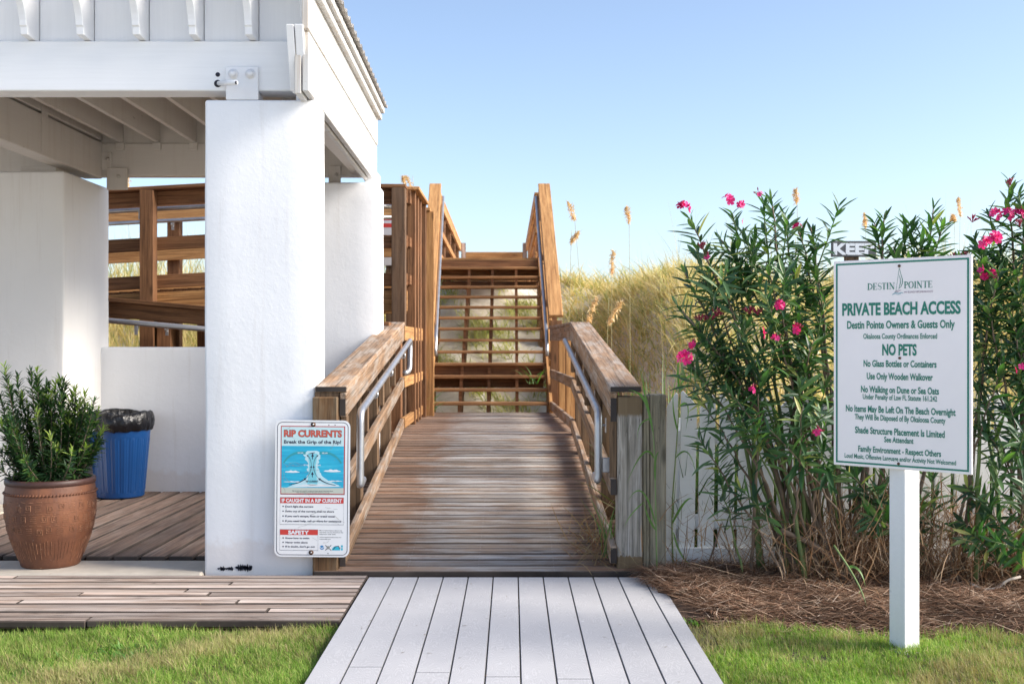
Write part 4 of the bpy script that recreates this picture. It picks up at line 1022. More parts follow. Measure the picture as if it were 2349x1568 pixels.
# ------------------------------------------------------------------ vegetation helpers
def strips(P, az, L, Wd, lean, curl, nseg=2, face=None, taper=1.6):
    """grass blades: base points P, heading az, length L, width Wd, first angle from vertical lean, added bend curl"""
    N = len(P); s = np.linspace(0, 1, nseg+1); C = np.zeros((N, nseg+1, 3)); C[:, 0] = P
    for k in range(nseg):
        th = lean+curl*(s[k]+.5/nseg); h = np.sin(th)*L/nseg
        C[:, k+1, 0] = C[:, k, 0]+h*np.cos(az); C[:, k+1, 1] = C[:, k, 1]+h*np.sin(az); C[:, k+1, 2] = C[:, k, 2]+np.cos(th)*L/nseg
    fa = az+np.pi/2 if face is None else face
    sd = np.stack([np.cos(fa), np.sin(fa), np.zeros(N)], 1)
    w = (Wd/2)[:, None]*np.clip(1-s[None]**taper, .06, 1)
    V = np.stack([C-sd[:, None]*w[..., None], C+sd[:, None]*w[..., None]], 2).reshape(-1, 3)
    b = (np.arange(N)*(nseg+1)*2)[:, None]+np.arange(nseg)[None]*2; b = b.ravel()
    return V, np.stack([b, b+1, b+3, b+2], 1)
def join(parts):
    V = []; Q = []; n = 0
    for v, q in parts: V.append(v); Q.append(q+n); n += len(v)
    return np.concatenate(V), np.concatenate(Q)
def patchnoise(x, y):
    return .5+.25*np.sin(x*3.1+np.sin(y*4.3)*1.3)+.15*np.sin(x*8.7-y*7.1+1)+.10*np.sin(x*17+y*23)
LAWN = leafmat('lawn_blades', [(0, (.46, .36, .17)), (.08, (.50, .42, .18)), (.16, (.13, .22, .035)), (.5, (.22, .36, .06)), (.85, (.36, .50, .11)), (1, (.58, .56, .22))], .6, .35, (.22, .30, .08), .25)
STRAWG = leafmat('dry_lawn_blades', [(0, (.52, .42, .24)), (.5, (.38, .36, .15)), (1, (.30, .38, .10))], .7, .25, (.3, .25, .15), .2)
def lawn():
    def region(name, n, xr, yr, inside, dry):
        x = rng.uniform(*xr, n); y = yr[0]+(yr[1]-yr[0])*rng.random(n)**1.25; k = inside(x, y); x, y = x[k], y[k]; n = len(x)
        pn = patchnoise(x, y); tx = np.floor(x/.035); ty = np.floor(y/.03); hs = np.modf(np.abs(np.sin(tx*12.9898+ty*78.233)*43758.5453))[0]
        P = np.stack([x, y, -.064+.016*np.sin(x*6)*np.sin(y*7)+.012*hs], 1)
        L = rng.uniform(.018, .05, n)*(.55+.45*pn+.5*hs); Wd = rng.uniform(.0018, .0036, n)
        az = rng.uniform(0, 2*np.pi, n)*.75+.6; lean = rng.uniform(.05, .9, n); curl = rng.uniform(-.2, 1.1, n)
        d = (pn+rng.normal(0, .12, n)+.28*(hs-.5)) > dry
        for nm, mm, mt in (('', ~d, LAWN), ('_dry', d, STRAWG)):
            V, Q = strips(P[mm], az[mm], L[mm], Wd[mm], lean[mm], curl[mm], 2, face=rng.uniform(0, 2*np.pi, mm.sum()))
            tag(arr_mesh(name if not nm else 'dry_grass', V, Q, mt), name+' of short turf'+(' with straw coloured blades' if nm else ' with fresh green blades'), 'grass', kind='stuff')
    edge = lambda x: 5.70-.12*(x-.85)+.04*np.sin(x*7)+.03*np.sin(x*17)
    region('left_lawn', 210000, (-4.3, -.84), (3.9, 5.66), lambda x, y: (y < 5.60+.05*rng.random(len(x))**2) & (x < -.842+.015*rng.random(len(x))) & (x > -4.2), .68)
    region('right_lawn', 190000, (.84, 4.2), (3.9, 5.8), lambda x, y: (y < edge(x)+rng.normal(0, .045, len(x))) & ~((x < .98) & (y > 5.15) & (rng.random(len(x)) < .7)), .60)
    # broad leaved weeds
    P = []; 
    for cx, cy, s, n in ((-1.95, 4.85, .16, 260), (-1.75, 5.2, .15, 160), (.93, 5.75, .05, 40), (2.9, 5.2, .05, 40)):
        P.append(np.stack([rng.normal(cx, s, n), rng.normal(cy, s*.5, n), np.full(n, -.055)], 1))
    P = np.concatenate(P); n = len(P)
    V, Q = strips(P, rng.uniform(0, 6.28, n), rng.uniform(.02, .045, n), rng.uniform(.008, .014, n), rng.uniform(.2, .9, n), rng.uniform(.3, 1.2, n), 3, taper=3)
    tag(arr_mesh('clover_weeds', V, Q, leafmat('weed_leaf', [(0, (.06, .17, .02)), (1, (.16, .30, .05))], .5, .3)), 'low bright green weeds growing among the turf', 'weeds', kind='stuff')
lawn()
def bedz(x, y):
    return -.085+.075*sstep((y-5.5)/.5)+.035*np.exp(-((x-1.1)/.35)**2-((y-6.6)/.3)**2)+.012*np.sin(x*9+y*5)
def mulch():
    mt = leafmat('pine_straw', [(0, (.035, .02, .012)), (.35, (.12, .06, .035)), (.6, (.26, .14, .085)), (.85, (.45, .29, .19)), (1, (.66, .52, .40))], .8, 0, spec=.2)
    n = 52000; x = rng.uniform(.72, 5.2, n); y = rng.uniform(5.42, 6.96, n); lim = 5.58-.12*(x-.85)
    k = (y > lim+rng.normal(0, .05, n)) & ~((x < .90) & (y < 6.22+rng.normal(0, .04, n))) & (x > .74+.25*(6.7-y)*(y < 6.7)); x, y = x[k], y[k]; n = len(x)
    z = bedz(x, y)+rng.random(n)**2*.035+.045*np.exp(-((x-1.0)/.28)**2-((y-6.55)/.22)**2)*rng.random(n)
    z = np.maximum(z, np.where((x < .95) & (y < 6.66), .006, -1)+rng.random(n)*.012)
    L = rng.uniform(.05, .17, n); az = np.where(rng.random(n) < .7, rng.normal(0, .55, n)+np.pi*rng.integers(0, 2, n), rng.uniform(0, 6.28, n))
    P = np.stack([x, y, z], 1); V, Q = strips(P, az, L, rng.uniform(.0022, .0055, n), rng.uniform(1.2, 1.62, n), rng.uniform(-.15, .5, n), 3, face=az+np.pi/2, taper=6)
    tag(arr_mesh('pine_straw_mulch', V, Q, mt), 'reddish brown pine straw mulch spread under the oleanders', 'mulch', kind='stuff')
    n = 6500; x = rng.normal(.98, .16, n); y = rng.normal(6.42, .16, n); k = (y < 6.66) & (x > .69+rng.uniform(0, .1, n)+.28*(6.62-y)); x, y = x[k], y[k]; n = len(x)
    V, Q = strips(np.stack([x, y, .004+rng.random(n)*.05*np.exp(-((x-1.05)/.2)**2)+rng.random(n)*.008], 1), rng.uniform(0, 6.28, n), rng.uniform(.05, .15, n), rng.uniform(.0018, .004, n), rng.uniform(1.3, 1.6, n), rng.uniform(-.1, .4, n), 3, taper=6)
    tag(arr_mesh('pine_straw_heap', V, Q, mt), 'heap of pine straw spilling over the corner of the grey plank path', 'mulch', kind='stuff')
    # tangled dead stalks round the shrub feet
    def tangle(name, centres, n, mt, label, zr=(0, .35), Lr=(.12, .45), wd=(.003, .007), lean=(.2, 1.5), zf=None):
        P = []
        for cx, cy, sx, sy, f in centres:
            m = int(n*f); xx = rng.normal(cx, sx, m); yy = np.clip(rng.normal(cy, sy, m), cy-.4, 6.93 if cx > .8 else 9)
            P.append(np.stack([xx, yy, (bedz(xx, yy) if zf is None else zf(xx, yy))+zr[0]+(zr[1]-zr[0])*rng.random(m)**2.2], 1))
        P = np.concatenate(P); m = len(P)
        V, Q = strips(P, rng.uniform(0, 6.28, m), rng.uniform(*Lr, m), rng.uniform(*wd, m), rng.uniform(*lean, m), rng.uniform(-.6, 1.6, m), 4, face=rng.uniform(0, 6.28, m), taper=5)
        return tag(arr_mesh(name, V, Q, mt), label, 'dead stalks', kind='stuff')
    dm = leafmat('dead_stalk', [(0, (.16, .085, .045)), (.4, (.30, .18, .10)), (.75, (.46, .31, .19)), (1, (.60, .47, .32))], .8, .1, (.3, .2, .1), .2)
    tangle('dead_stalks', [(1.85, 6.6, .22, .12, .32), (2.25, 6.62, .25, .12, .33), (2.9, 6.6, .28, .14, .3), (1.3, 6.8, .2, .08, .05)], 3600, dm, 'tangle of tan dead stalks at the feet of the oleanders')
    ramp_z = lambda x, y: .02+.1*(y-6.7)+0*x
    tangle('dried_weeds', [(.50, 6.95, .05, .10, .45), (.47, 7.25, .07, .18, .35), (.62, 7.1, .05, .3, .2)], 260, leafmat('rust_weeds', [(0, (.22, .08, .03)), (.5, (.36, .22, .10)), (1, (.45, .36, .2))], .8, .1), 'rusty dried weeds lying over the right edge of the ramp foot', (0, .13), (.08, .34), (.0025, .006), (.5, 1.6), ramp_z)
mulch()

# ------------------------------------------------------------------ dune grass and sea oats
DG = leafmat('dune_grass_blades', [(0, (.95, .84, .58)), (.3, (.88, .74, .42)), (.5, (.76, .65, .31)), (.62, (.50, .50, .20)), (.76, (.28, .34, .11)), (1, (.12, .15, .05))], .7, .35, (.27, .25, .16), .2, patch=4.0)
SG = leafmat('under_stair_blades', [(0, (.85, .75, .46)), (.5, (.60, .56, .26)), (1, (.26, .31, .11))], .6, .4, (.25, .3, .12), .2)
def dune_grass():
    def tufts(name, label, C, per, Lr, W_, mat, rad=.10, leanr=(.05, .9), curlr=(.4, 2.4)):
        n = len(C)*per; P = np.repeat(C, per, 0)+np.stack([rng.normal(0, rad, n), rng.normal(0, rad, n), np.zeros(n)], 1)
        P[:, 2] = dune_h(P[:, 0], P[:, 1])-.03; sc = np.repeat(rng.uniform(.65, 1.25, len(C)), per); wind = np.repeat(rng.normal(2.8, .5, len(C)), per)
        az = np.where(rng.random(n) < .45, wind+rng.normal(0, .6, n), rng.uniform(0, 6.28, n))
        V, Q = strips(P, az, rng.uniform(*Lr, n)*sc, rng.uniform(*W_, n), rng.uniform(*leanr, n), rng.uniform(*curlr, n), 5, face=rng.uniform(0, 6.28, n), taper=2)
        tag(arr_mesh(name, V, Q, mat), label, 'grass', kind='stuff')
    n = 16000; y = 9.2+11.5*rng.random(n)**.85; x = rng.uniform(-10, 10, n); k = np.abs(x-.1) < .5*y+.3; x, y = x[k], y[k]; h = dune_h(x, y)
    k = (h > -.03) & ~((x > -1.5) & (x < .85)) & ~((x < -1.0) & (y < 14.0)) & (rng.random(len(x)) < .30+.5*patchnoise(x*.9, y)); x, y = x[k], y[k]
    tufts('dune_grass', 'dry yellow green grass tufts covering the dune', np.stack([x, y, x*0], 1), 17, (.24, .62), (.010, .022), DG)
    n = 420; x = rng.uniform(-1.3, .8, n); y = rng.uniform(15.4, 19.5, n); k = (np.sin(x*5+y*4)+np.sin(x*2.1-y*3)) > rng.normal(.35, .4, n); x, y = x[k], y[k]
    tufts('under_stair_grass', 'green grass tufts on the white sand under the open stairs', np.stack([x, y, x*0], 1), 16, (.25, .5), (.009, .017), SG, .07)
    # taller wisps at the crest
    n = 900; x = rng.uniform(-8, 8, n); y = rng.uniform(13.5, 17, n); k = (x < -1.3) | (x > .9); x, y = x[k], y[k]; n = len(x)
    V, Q = strips(np.stack([x, y, dune_h(x, y)], 1), rng.uniform(0, 6.28, n), rng.uniform(.7, 1.35, n), rng.uniform(.005, .009, n), rng.uniform(0, .25, n), rng.uniform(-.1, .5, n), 4, face=rng.uniform(-.5, .5, n))
    tag(arr_mesh('tall_grass_wisps', V, Q, DG), 'thin tall grass wisps standing up from the dune crest', 'grass', kind='stuff')
    n = 7000; x = rng.uniform(-8.5, -1.35, n); y = rng.uniform(13.9, 16.8, n)
    V, Q = strips(np.stack([x, y, dune_h(x, y)], 1), rng.uniform(0, 6.28, n), rng.uniform(.5, 1.2, n), rng.uniform(.008, .014, n), rng.uniform(0, .4, n), rng.uniform(0, .9, n), 4, face=rng.uniform(-.8, .8, n))
    tag(arr_mesh('walkway_grass', V, Q, DG), 'tall yellow grass behind the switchback walkway', 'grass', kind='stuff')
    # white sand hump with short growth seen through the open treads is the dune itself
dune_grass()
PLUME = leafmat('sea_oat_plume', [(0, (.68, .50, .26)), (.6, (.80, .64, .38)), (1, (.90, .78, .52))], .8, .35, (.3, .25, .16), .2)
STALK = plain('sea_oat_stalk', (.45, .40, .20), .7)
def sea_oat(X, Y, D, Xb, label, plen=.22, droop=.5, s=1.0):
    tip = W(X, Y, D); bx = W(Xb, 784, D+.1).x; by = D+.15; base = Vector((bx, by, float(dune_h(bx, by))-.02))
    T = thing('sea_oat', base, label, 'sea oat', 'sea oats standing above the dune')
    mid = base.lerp(tip, .6); mid.x = base.x+(tip.x-base.x)*.35; pts = [base.lerp(mid, t).lerp(mid.lerp(tip, t), t) for t in np.linspace(0, 1, 9)]
    d = (pts[-1]-pts[-2]).normalized()
    sg = 1 if d.x >= 0 else -1
    top = tip+d*plen*.5+Vector((sg*plen*droop*.4, 0, -plen*droop*.3))
    tube('stalk', pts+[tip+d*plen*.3], [.0028]*10, STALK, T, 5)
    n = int(190*s); t = rng.random(n); P = np.array([(tip-d*plen*.55).lerp(top, a) for a in t]); wdt = .007+.016*np.sin(np.pi*t)
    P += rng.normal(0, 1, (n, 3))*wdt[:, None]*np.array([.6, .6, .5])
    V, Q = strips(P, rng.uniform(0, 6.28, n), rng.uniform(.03, .055, n)*s, rng.uniform(.009, .016, n), rng.uniform(.4, 2.6, n), rng.uniform(0, .6, n), 2, face=rng.uniform(0, 6.28, n), taper=3)
    V = V-np.array(tip); arr_mesh('plume', V, Q, PLUME, T, Matrix.Translation(tip))['kind'] = 'stuff'
for a in ((1316, 478, 13.5, 1352, 'sea oat with a pale plume high beside the right stair rail', .24, .6),
          (1311, 538, 12.5, 1300, 'sea oat with short golden nodding plume just above the grass crest by the stairs', .15, 1.2),
          (1443, 488, 13.5, 1447, 'sea oat standing alone and upright between the stairs and the oleander', .20, .4),
          (1404, 600, 12.8, 1402, 'slim sea oat with its plume against the top of the dune grass', .26, .1),
          (1828, 447, 13.5, 1836, 'sea oat rising behind the tallest oleander beside the sign', .17, .3),
          (948, 418, 15.0, 985, 'sea oat leaning above the walkway just left of the stair rail', .30, .7),
          (928, 410, 16.0, 930, 'small sea oat tip peeping over the tall corner post', .10, .5),
          (293, 412, 15.0, 300, 'sea oat seen between the pavilion beam and the walkway rail', .22, .2),
          (2190, 497, 14.0, 2187, 'sea oat with a tiny orange plume left of the right oleander', .10, .9),
          (2203, 470, 15.0, 2200, 'faint tall sea oat left of the right oleander', .25, .3),
          (1352, 705, 11.2, 1328, 'golden sea oat drooping over the dune slope nearest the stairs', .30, .5),
          (1396, 705, 11.0, 1385, 'golden sea oat with bent over plume on the middle of the slope', .30, 1.0),
          (1985, 505, 14.5, 1990, 'faint sea oat above the little dark sign', .18, .2)):
    sea_oat(*a)

# ------------------------------------------------------------------ leafy shrubs
LT = []   # leaf template: length along x, width y, folded
for s, w in ((0, .08), (.12, .55), (.35, 1), (.65, .92), (.88, .45), (1, .02)):
    for e in (-1, 0, 1): LT.append((s, e*w*.5, (.0 if e == 0 else .16*w)-.25*s*s))
LT = np.array(LT); LQ = np.array([[i*3+j, i*3+j+3, i*3+j+4, i*3+j+1] for i in range(5) for j in range(2)])
def leaf_frames(pts, step, n_wh, L0, L1, a0, a1, droop=0.0, start=0.0, size_tip=.6):
    """frames for leaves in whorls along a stem; returns list (origin, xdir, normal, length)"""
    out = []; d_ = [0]
    for i in range(1, len(pts)): d_.append(d_[-1]+(pts[i]-pts[i-1]).length)
    tot = d_[-1]; s = start*tot; k = 0; ph = rng.uniform(0, 6.28)
    while s < tot:
        i = max(j for j in range(len(pts)-1) if d_[j] <= s); t = (s-d_[i])/(d_[i+1]-d_[i]); p = pts[i].lerp(pts[i+1], t); ax = (pts[i+1]-pts[i]).normalized()
        u = ax.orthogonal().normalized(); v = ax.cross(u); f = (s/tot-start)/(1-start); th = a0+(a1-a0)*f; ph += .95
        for w in range(n_wh):
            if rng.random() < .06: continue
            a = ph+2*math.pi*w/n_wh+rng.uniform(-.45, .45); r = u*math.cos(a)+v*math.sin(a); tt = th+rng.normal(0, .22)
            x = (ax*math.cos(tt)+r*math.sin(tt)); x.z -= droop*rng.uniform(-1, 5)*(1-.6*f); x.normalize(); nr = (ax*math.sin(tt)-r*math.cos(tt))
            nr = (nr-x*nr.dot(x)).normalized()
            L = rng.uniform(L0, L1)*rng.uniform(.72, 1.12)*(1-(1-size_tip)*max(0, f-.75)*4); out.append((p, x, nr, L))
        s += step*rng.uniform(.8, 1.25); k += 1
    return out
def fr_matrix(f, wr):
    p, x, z, L = f; y = z.cross(x); M = Matrix((x*L, y*L*wr, z*L)).transposed().to_4x4(); M.translation = p; return M
def leaves_mesh(name, frames, wr, mat, parent):
    A = np.zeros((len(frames), 3, 3)); T = np.zeros((len(frames), 3))
    for i, (p, x, z, L) in enumerate(frames):
        y = z.cross(x); A[i, 0] = x*L; A[i, 1] = y*L*wr; A[i, 2] = z*L*(.3); T[i] = p
    V = np.einsum('vk,nkc->nvc', LT, A)+T[:, None]; Q = LQ[None]+(np.arange(len(frames))*len(LT))[:, None, None]
    return arr_mesh(name, V.reshape(-1, 3), Q.reshape(-1, 4), mat, parent, sm=True)
OST = [(0, (.040, .088, .048)), (.4, (.070, .140, .062)), (.75, (.125, .215, .085)), (.93, (.22, .32, .11)), (1, (.50, .46, .14))]
OLE = leafmat('oleander_leaf', OST, .38, .28, (.20, .36, .08)); OLEO = leafmat('oleander_single_leaf', OST, .38, .28, (.20, .36, .08), src='object')
BARK = plain('oleander_bark', (.20, .145, .105), .85, bs=.4, var=.3, vscale=18); GSTEM = plain('green_stem', (.13, .19, .06), .6, var=.2)
PET = leafmat('oleander_petal', [(0, (.50, .008, .13)), (.5, (.70, .02, .22)), (1, (.85, .07, .33))], .5, .3, (.4, .06, .14), src='object')
BUD = plain('oleander_bud', (.28, .015, .05), .5)
def blossom_mesh():
    V = []; Fc = []
    for k in range(5):
        a = 2*math.pi*k/5; prof = [(.02, .10), (.30, .24), (.70, .44), (1.0, .40), (1.10, .12)]; b = len(V)
        for r, w in prof:
            for e in (-1, 1):
                x, y = r, e*w; y += .12*r; z = .28*r*r*(.4+.2*math.sin(k*2.1))+.05*e
                V.append((x*math.cos(a)-y*math.sin(a), x*math.sin(a)+y*math.cos(a), z))
        Fc += [[b+2*i, b+2*i+2, b+2*i+3, b+2*i+1] for i in range(4)]
    b = len(V)
    V += [(0, 0, -.5)]+[(.16*math.cos(2*math.pi*i/6), .16*math.sin(2*math.pi*i/6), .06) for i in range(6)]; Fc += [[b, b+1+i, b+1+(i+1) % 6] for i in range(6)]
    me = bpy.data.meshes.new('blossom'); me.from_pydata(V, [], Fc); me.materials.append(PET); smooth(me); return me
BLOS = blossom_mesh()
LEAFM = bpy.data.meshes.new('leaf'); LEAFM.from_pydata([(a, b, c*.3) for a, b, c in LT], [], LQ.tolist()); LEAFM.materials.append(OLEO); smooth(LEAFM)
def flower_cluster(T, p, n, s, buds=0, face=None):
    f = link('flower_cluster' if n else 'bud_cluster', None, Matrix.Translation(p), T)
    for i in range(n):
        d = Vector((rng.normal(0, .8), rng.normal(-.8, .5), rng.normal(.5, .6))).normalized(); q = p+Vector((d.x, d.y*.6, d.z))*s*1.25*(1 if n > 1 else 0)
        M = Matrix.Translation(q) @ d.to_track_quat('Z', 'Y').to_matrix().to_4x4() @ Matrix.Rotation(rng.uniform(0, 6.28), 4, 'Z') @ Matrix.Scale(s*rng.uniform(.72, 1.0), 4)
        link('blossom', BLOS, M, f)
    if buds:
        V = []; Fc = []
        for i in range(buds):
            d = Vector((rng.normal(0, .5), rng.normal(0, .5), rng.uniform(.5, 1.2))).normalized(); a = p; e = p+d*rng.uniform(.03, .055)
            vs, fs = tube_data([a, a.lerp(e, .5), a.lerp(e, .8), e], [.0012, .0015, .0042, .001], 5); b = len(V); V += vs; Fc += [[j+b for j in q] for q in fs]
        o = mesh_obj('buds', V, Fc, BUD, f); o['kind'] = 'stuff'
def oleander(label, base, tips, flowers, buds, nobj=300, dens=1.0, D0=6.6, spread=.16, sheds=2):
    T = thing('oleander_shrub', base, label, 'shrub', 'oleanders along the picket fence'); base = Vector(base); fr = []
    for k_tip, (X, Y, D) in enumerate(tips):
        tip = W(X, Y, D); b = base+Vector((rng.normal(0, spread), rng.normal(0, .05), 0)); b.x += (tip.x-base.x)*.10; b.y = min(b.y, 6.78)
        c = Vector((b.x+(tip.x-b.x)*rng.uniform(.28, .5), b.y+(tip.y-b.y)*.5, b.z+(tip.z-b.z)*rng.uniform(.5, .68)))
        pts = [b.lerp(c, t).lerp(c.lerp(tip, t), t)+Vector((rng.normal(0, .006), rng.normal(0, .006), 0)) for t in np.linspace(0, 1, 15)]
        Ls = sum((pts[i+1]-pts[i]).length for i in range(14)); r0 = .005+.005*Ls
        tube('stem', pts, [r0*(1-.78*i/14) for i in range(15)], BARK if rng.random() < .75 else GSTEM, T, 7)
        lf = min(.75, (.36 if Y < 900 else .30)/Ls+.04); fr += leaf_frames(pts, .036/dens, 3, .12, .18, 1.5, .7, .04, 1-lf)
        for k in range(0 if Y > 940 else 1 if (Y > 790 or k_tip % 3 == 0) else sheds):
            i = int(rng.integers(7, 13)); p = pts[i]; ax = (pts[i+1]-pts[i-1]).normalized()
            d = (ax+Vector((rng.normal(0, .55), rng.normal(-.05, .35), rng.normal(.05, .3)))).normalized(); l = rng.uniform(.18, .40)*min(1, Ls)
            q = [p, p+d*l*.5, p+d*l+Vector((0, 0, .06*l))]
            q = [q[0].lerp(q[1], t).lerp(q[1].lerp(q[2], t), t) for t in np.linspace(0, 1, 6)]
            q = [Vector((v.x, min(v.y, 6.90) if v.z < 1.02 else v.y, v.z)) for v in q]
            tube('twig', q, [.005, .0045, .004, .0035, .003, .0025], GSTEM, T, 5)
            fr += leaf_frames(q, .033/dens, 3, .10, .16, 1.45, .65, .04, .25)
    fr = [f for f in fr if not (f[0].z < 1.0 and f[0].y+f[1].y*f[3] > 6.96 and f[0].y < 7.05)]
    order = sorted(range(len(fr)), key=lambda i: fr[i][0].y-.3*fr[i][3]); sel = set(order[:nobj])
    leaves_mesh('foliage', [f for i, f in enumerate(fr) if i not in sel], .19, OLE, T)['kind'] = 'stuff'
    for i in order[:nobj]: link('leaf', LEAFM, fr_matrix(fr[i], .19), T)
    for X, Y, D, n, s, bd in flowers: flower_cluster(T, W(X, Y, D), n, s, bd)
    for X, Y, D in buds: flower_cluster(T, W(X, Y, D), 0, 0, 12)
    return T
def rt(l): return [(X+rng.uniform(-6, 6), Y, D) for X, Y, D in l]
LTIPS = [(1575, 500, 6.5), (1600, 560, 6.6), (1560, 615, 6.5), (1548, 690, 6.4), (1625, 640, 6.55), (1680, 490, 6.6), (1650, 545, 6.7), (1745, 470, 6.6), (1768, 452, 6.5), (1706, 530, 6.4), (1800, 488, 6.6),
         (1832, 530, 6.7), (1860, 522, 6.6), (1872, 600, 6.5), (1820, 600, 6.4), (1752, 600, 6.3), (1690, 600, 6.6), (1600, 752, 6.4), (1583, 835, 6.4), (1640, 800, 6.5),
         (1700, 745, 6.3), (1765, 700, 6.3), (1835, 705, 6.4), (1885, 690, 6.4), (1600, 905, 6.5), (1665, 900, 6.3), (1742, 850, 6.3), (1800, 800, 6.4), (1865, 780, 6.3), (1895, 860, 6.4),
         (1595, 1000, 6.5), (1645, 1085, 6.5), (1700, 955, 6.3), (1765, 985, 6.2), (1835, 930, 6.2), (1700, 1120, 6.4), (1900, 960, 6.3), (1870, 1010, 6.25), (1680, 840, 6.5), (1620, 700, 6.6)]
oleander('broad oleander with scattered magenta flowers left of the private beach sign', (1.83, 6.62, -.02), rt(LTIPS),
         [(1568, 478, 6.42, 6, .026, 4), (1672, 460, 6.5, 3, .026, 3), (1695, 468, 6.5, 2, .022, 0), (1740, 447, 6.5, 2, .018, 2), (1826, 522, 6.45, 3, .024, 2), (1790, 700, 6.2, 5, .020, 3), (1754, 763, 6.15, 1, .034, 0), (1830, 757, 6.2, 2, .024, 5), (1782, 778, 6.2, 2, .020, 2),
          (1572, 820, 6.3, 6, .028, 0), (1590, 790, 6.35, 3, .018, 4), (1875, 993, 6.1, 3, .020, 5), (1703, 507, 6.4, 1, .018, 0), (1622, 590, 6.5, 1, .02, 2), (1724, 895, 6.2, 3, .015, 4)],
         [(1605, 737, 6.4), (1632, 735, 6.4), (1618, 740, 6.45), (1720, 720, 6.3), (1738, 722, 6.3), (1645, 725, 6.4), (1610, 572, 6.5)])
MT = [(2008, 510, 6.8), (2030, 490, 6.75), (2082, 515, 6.8), (2142, 478, 6.75), (2160, 510, 6.8), (2112, 560, 6.8), (2050, 565, 6.7), (2190, 590, 6.8), (2215, 600, 6.7), (1935, 640, 6.7), (1930, 760, 6.7), (1925, 880, 6.6),
      (1950, 1085, 6.4), (2010, 1120, 6.4), (1985, 1180, 6.35), (2035, 1085, 6.5), (2120, 1150, 6.6), (2140, 1085, 6.7), (1925, 1010, 6.5), (1960, 1030, 6.5), (2000, 900, 6.6), (2100, 900, 6.7), (2050, 750, 6.7), (2150, 700, 6.7)]
oleander('oleander growing behind the private beach sign with leafy tips above it', (2.25, 6.66, -.02), rt(MT), [], [(2218, 590, 6.7), (2190, 598, 6.7)], nobj=200, spread=.2)
RT_ = [(2308, 415, 6.5), (2335, 440, 6.4), (2352, 490, 6.4), (2262, 490, 6.5), (2228, 540, 6.5), (2240, 600, 6.4), (2255, 560, 6.4), (2292, 620, 6.3), (2332, 600, 6.3), (2262, 700, 6.3), (2322, 720, 6.3), (2252, 790, 6.4), (2302, 830, 6.3), (2350, 800, 6.3),
       (2245, 880, 6.4), (2322, 930, 6.3), (2252, 980, 6.4), (2215, 1110, 6.4), (2232, 1225, 6.3), (2302, 1040, 6.3), (2350, 1100, 6.3), (2195, 1190, 6.4), (2262, 1150, 6.3), (2400, 500, 6.5), (2420, 600, 6.4), (2440, 750, 6.4), (2400, 850, 6.4), (2430, 1000, 6.4), (2390, 420, 6.6), (2460, 520, 6.5), (2280, 1240, 6.2)]
oleander('tall oleander with bright pink flowers at the right edge right of the sign', (2.96, 6.55, -.02), rt(RT_),
         [(2262, 558, 6.3, 5, .026, 0), (2284, 548, 6.25, 6, .028, 0), (2283, 492, 6.4, 4, .024, 3), (2312, 490, 6.4, 4, .026, 2), (2340, 490, 6.4, 4, .026, 2), (2256, 627, 6.3, 3, .024, 2), (2276, 632, 6.3, 3, .024, 0), (2345, 846, 6.2, 3, .024, 2)],
         [(2318, 425, 6.4), (2230, 510, 6.4), (2340, 520, 6.3)], nobj=300, spread=.22)

def podocarpus():
    c = Vector((-2.838, 7.0, .49)); T = thing('potted_shrub', c, 'dense dark green narrow leaved shrub growing in the terracotta pot', 'shrub')
    dk = leafmat('podocarpus_leaf', [(0, (.018, .05, .018)), (.5, (.036, .09, .028)), (.85, (.075, .155, .04)), (1, (.20, .29, .06))], .4, .2); nw = leafmat('podocarpus_new_leaf', [(0, (.20, .30, .05)), (1, (.38, .46, .10))], .5, .35)
    fr = []; fn = []
    tips = [(10, 838), (40, 862), (85, 848), (70, 850), (128, 872), (150, 880), (170, 888), (112, 880), (195, 905), (215, 920), (225, 940), (100, 900), (50, 900), (0, 905), (20, 880), (140, 905), (180, 930)]
    T_ = [W(X, Y, 7.0+rng.uniform(-.15, .15)) for X, Y in tips]
    for k in range(75):
        a = rng.uniform(0, 6.28); r = .32*math.sqrt(rng.random()); h = rng.uniform(.10, .62)*(1-.35*(r/.30)**2)+.08
        T_.append(c+Vector((r*math.cos(a), r*math.sin(a), h)))
    for i, tip in enumerate(T_):
        b = c+Vector(((tip.x-c.x)*.35+rng.normal(0, .02), (tip.y-c.y)*.35, -.01)); m = b.lerp(tip, .55); m.x += (tip.x-b.x)*.22; m.z -= .02
        pts = [b.lerp(m, t).lerp(m.lerp(tip, t), t) for t in np.linspace(0, 1, 9)]
        tube('stem', pts, [.0055*(1-.7*j/8) for j in range(9)], BARK, T, 5)
        Ls = max(.12, (tip-b).length); f = leaf_frames(pts, .0125, 3, .052, .085, 1.35, .6, .03, max(.12, 1-.40/Ls), .7)
        if i % 2 == 0: cut = int(len(f)*.86); fr += f[:cut]; fn += f[cut:]
        else: fr += f
    leaves_mesh('foliage', fr, .17, dk, T)['kind'] = 'stuff'; leaves_mesh('new_growth', fn, .17, nw, T)['kind'] = 'stuff'
podocarpus()

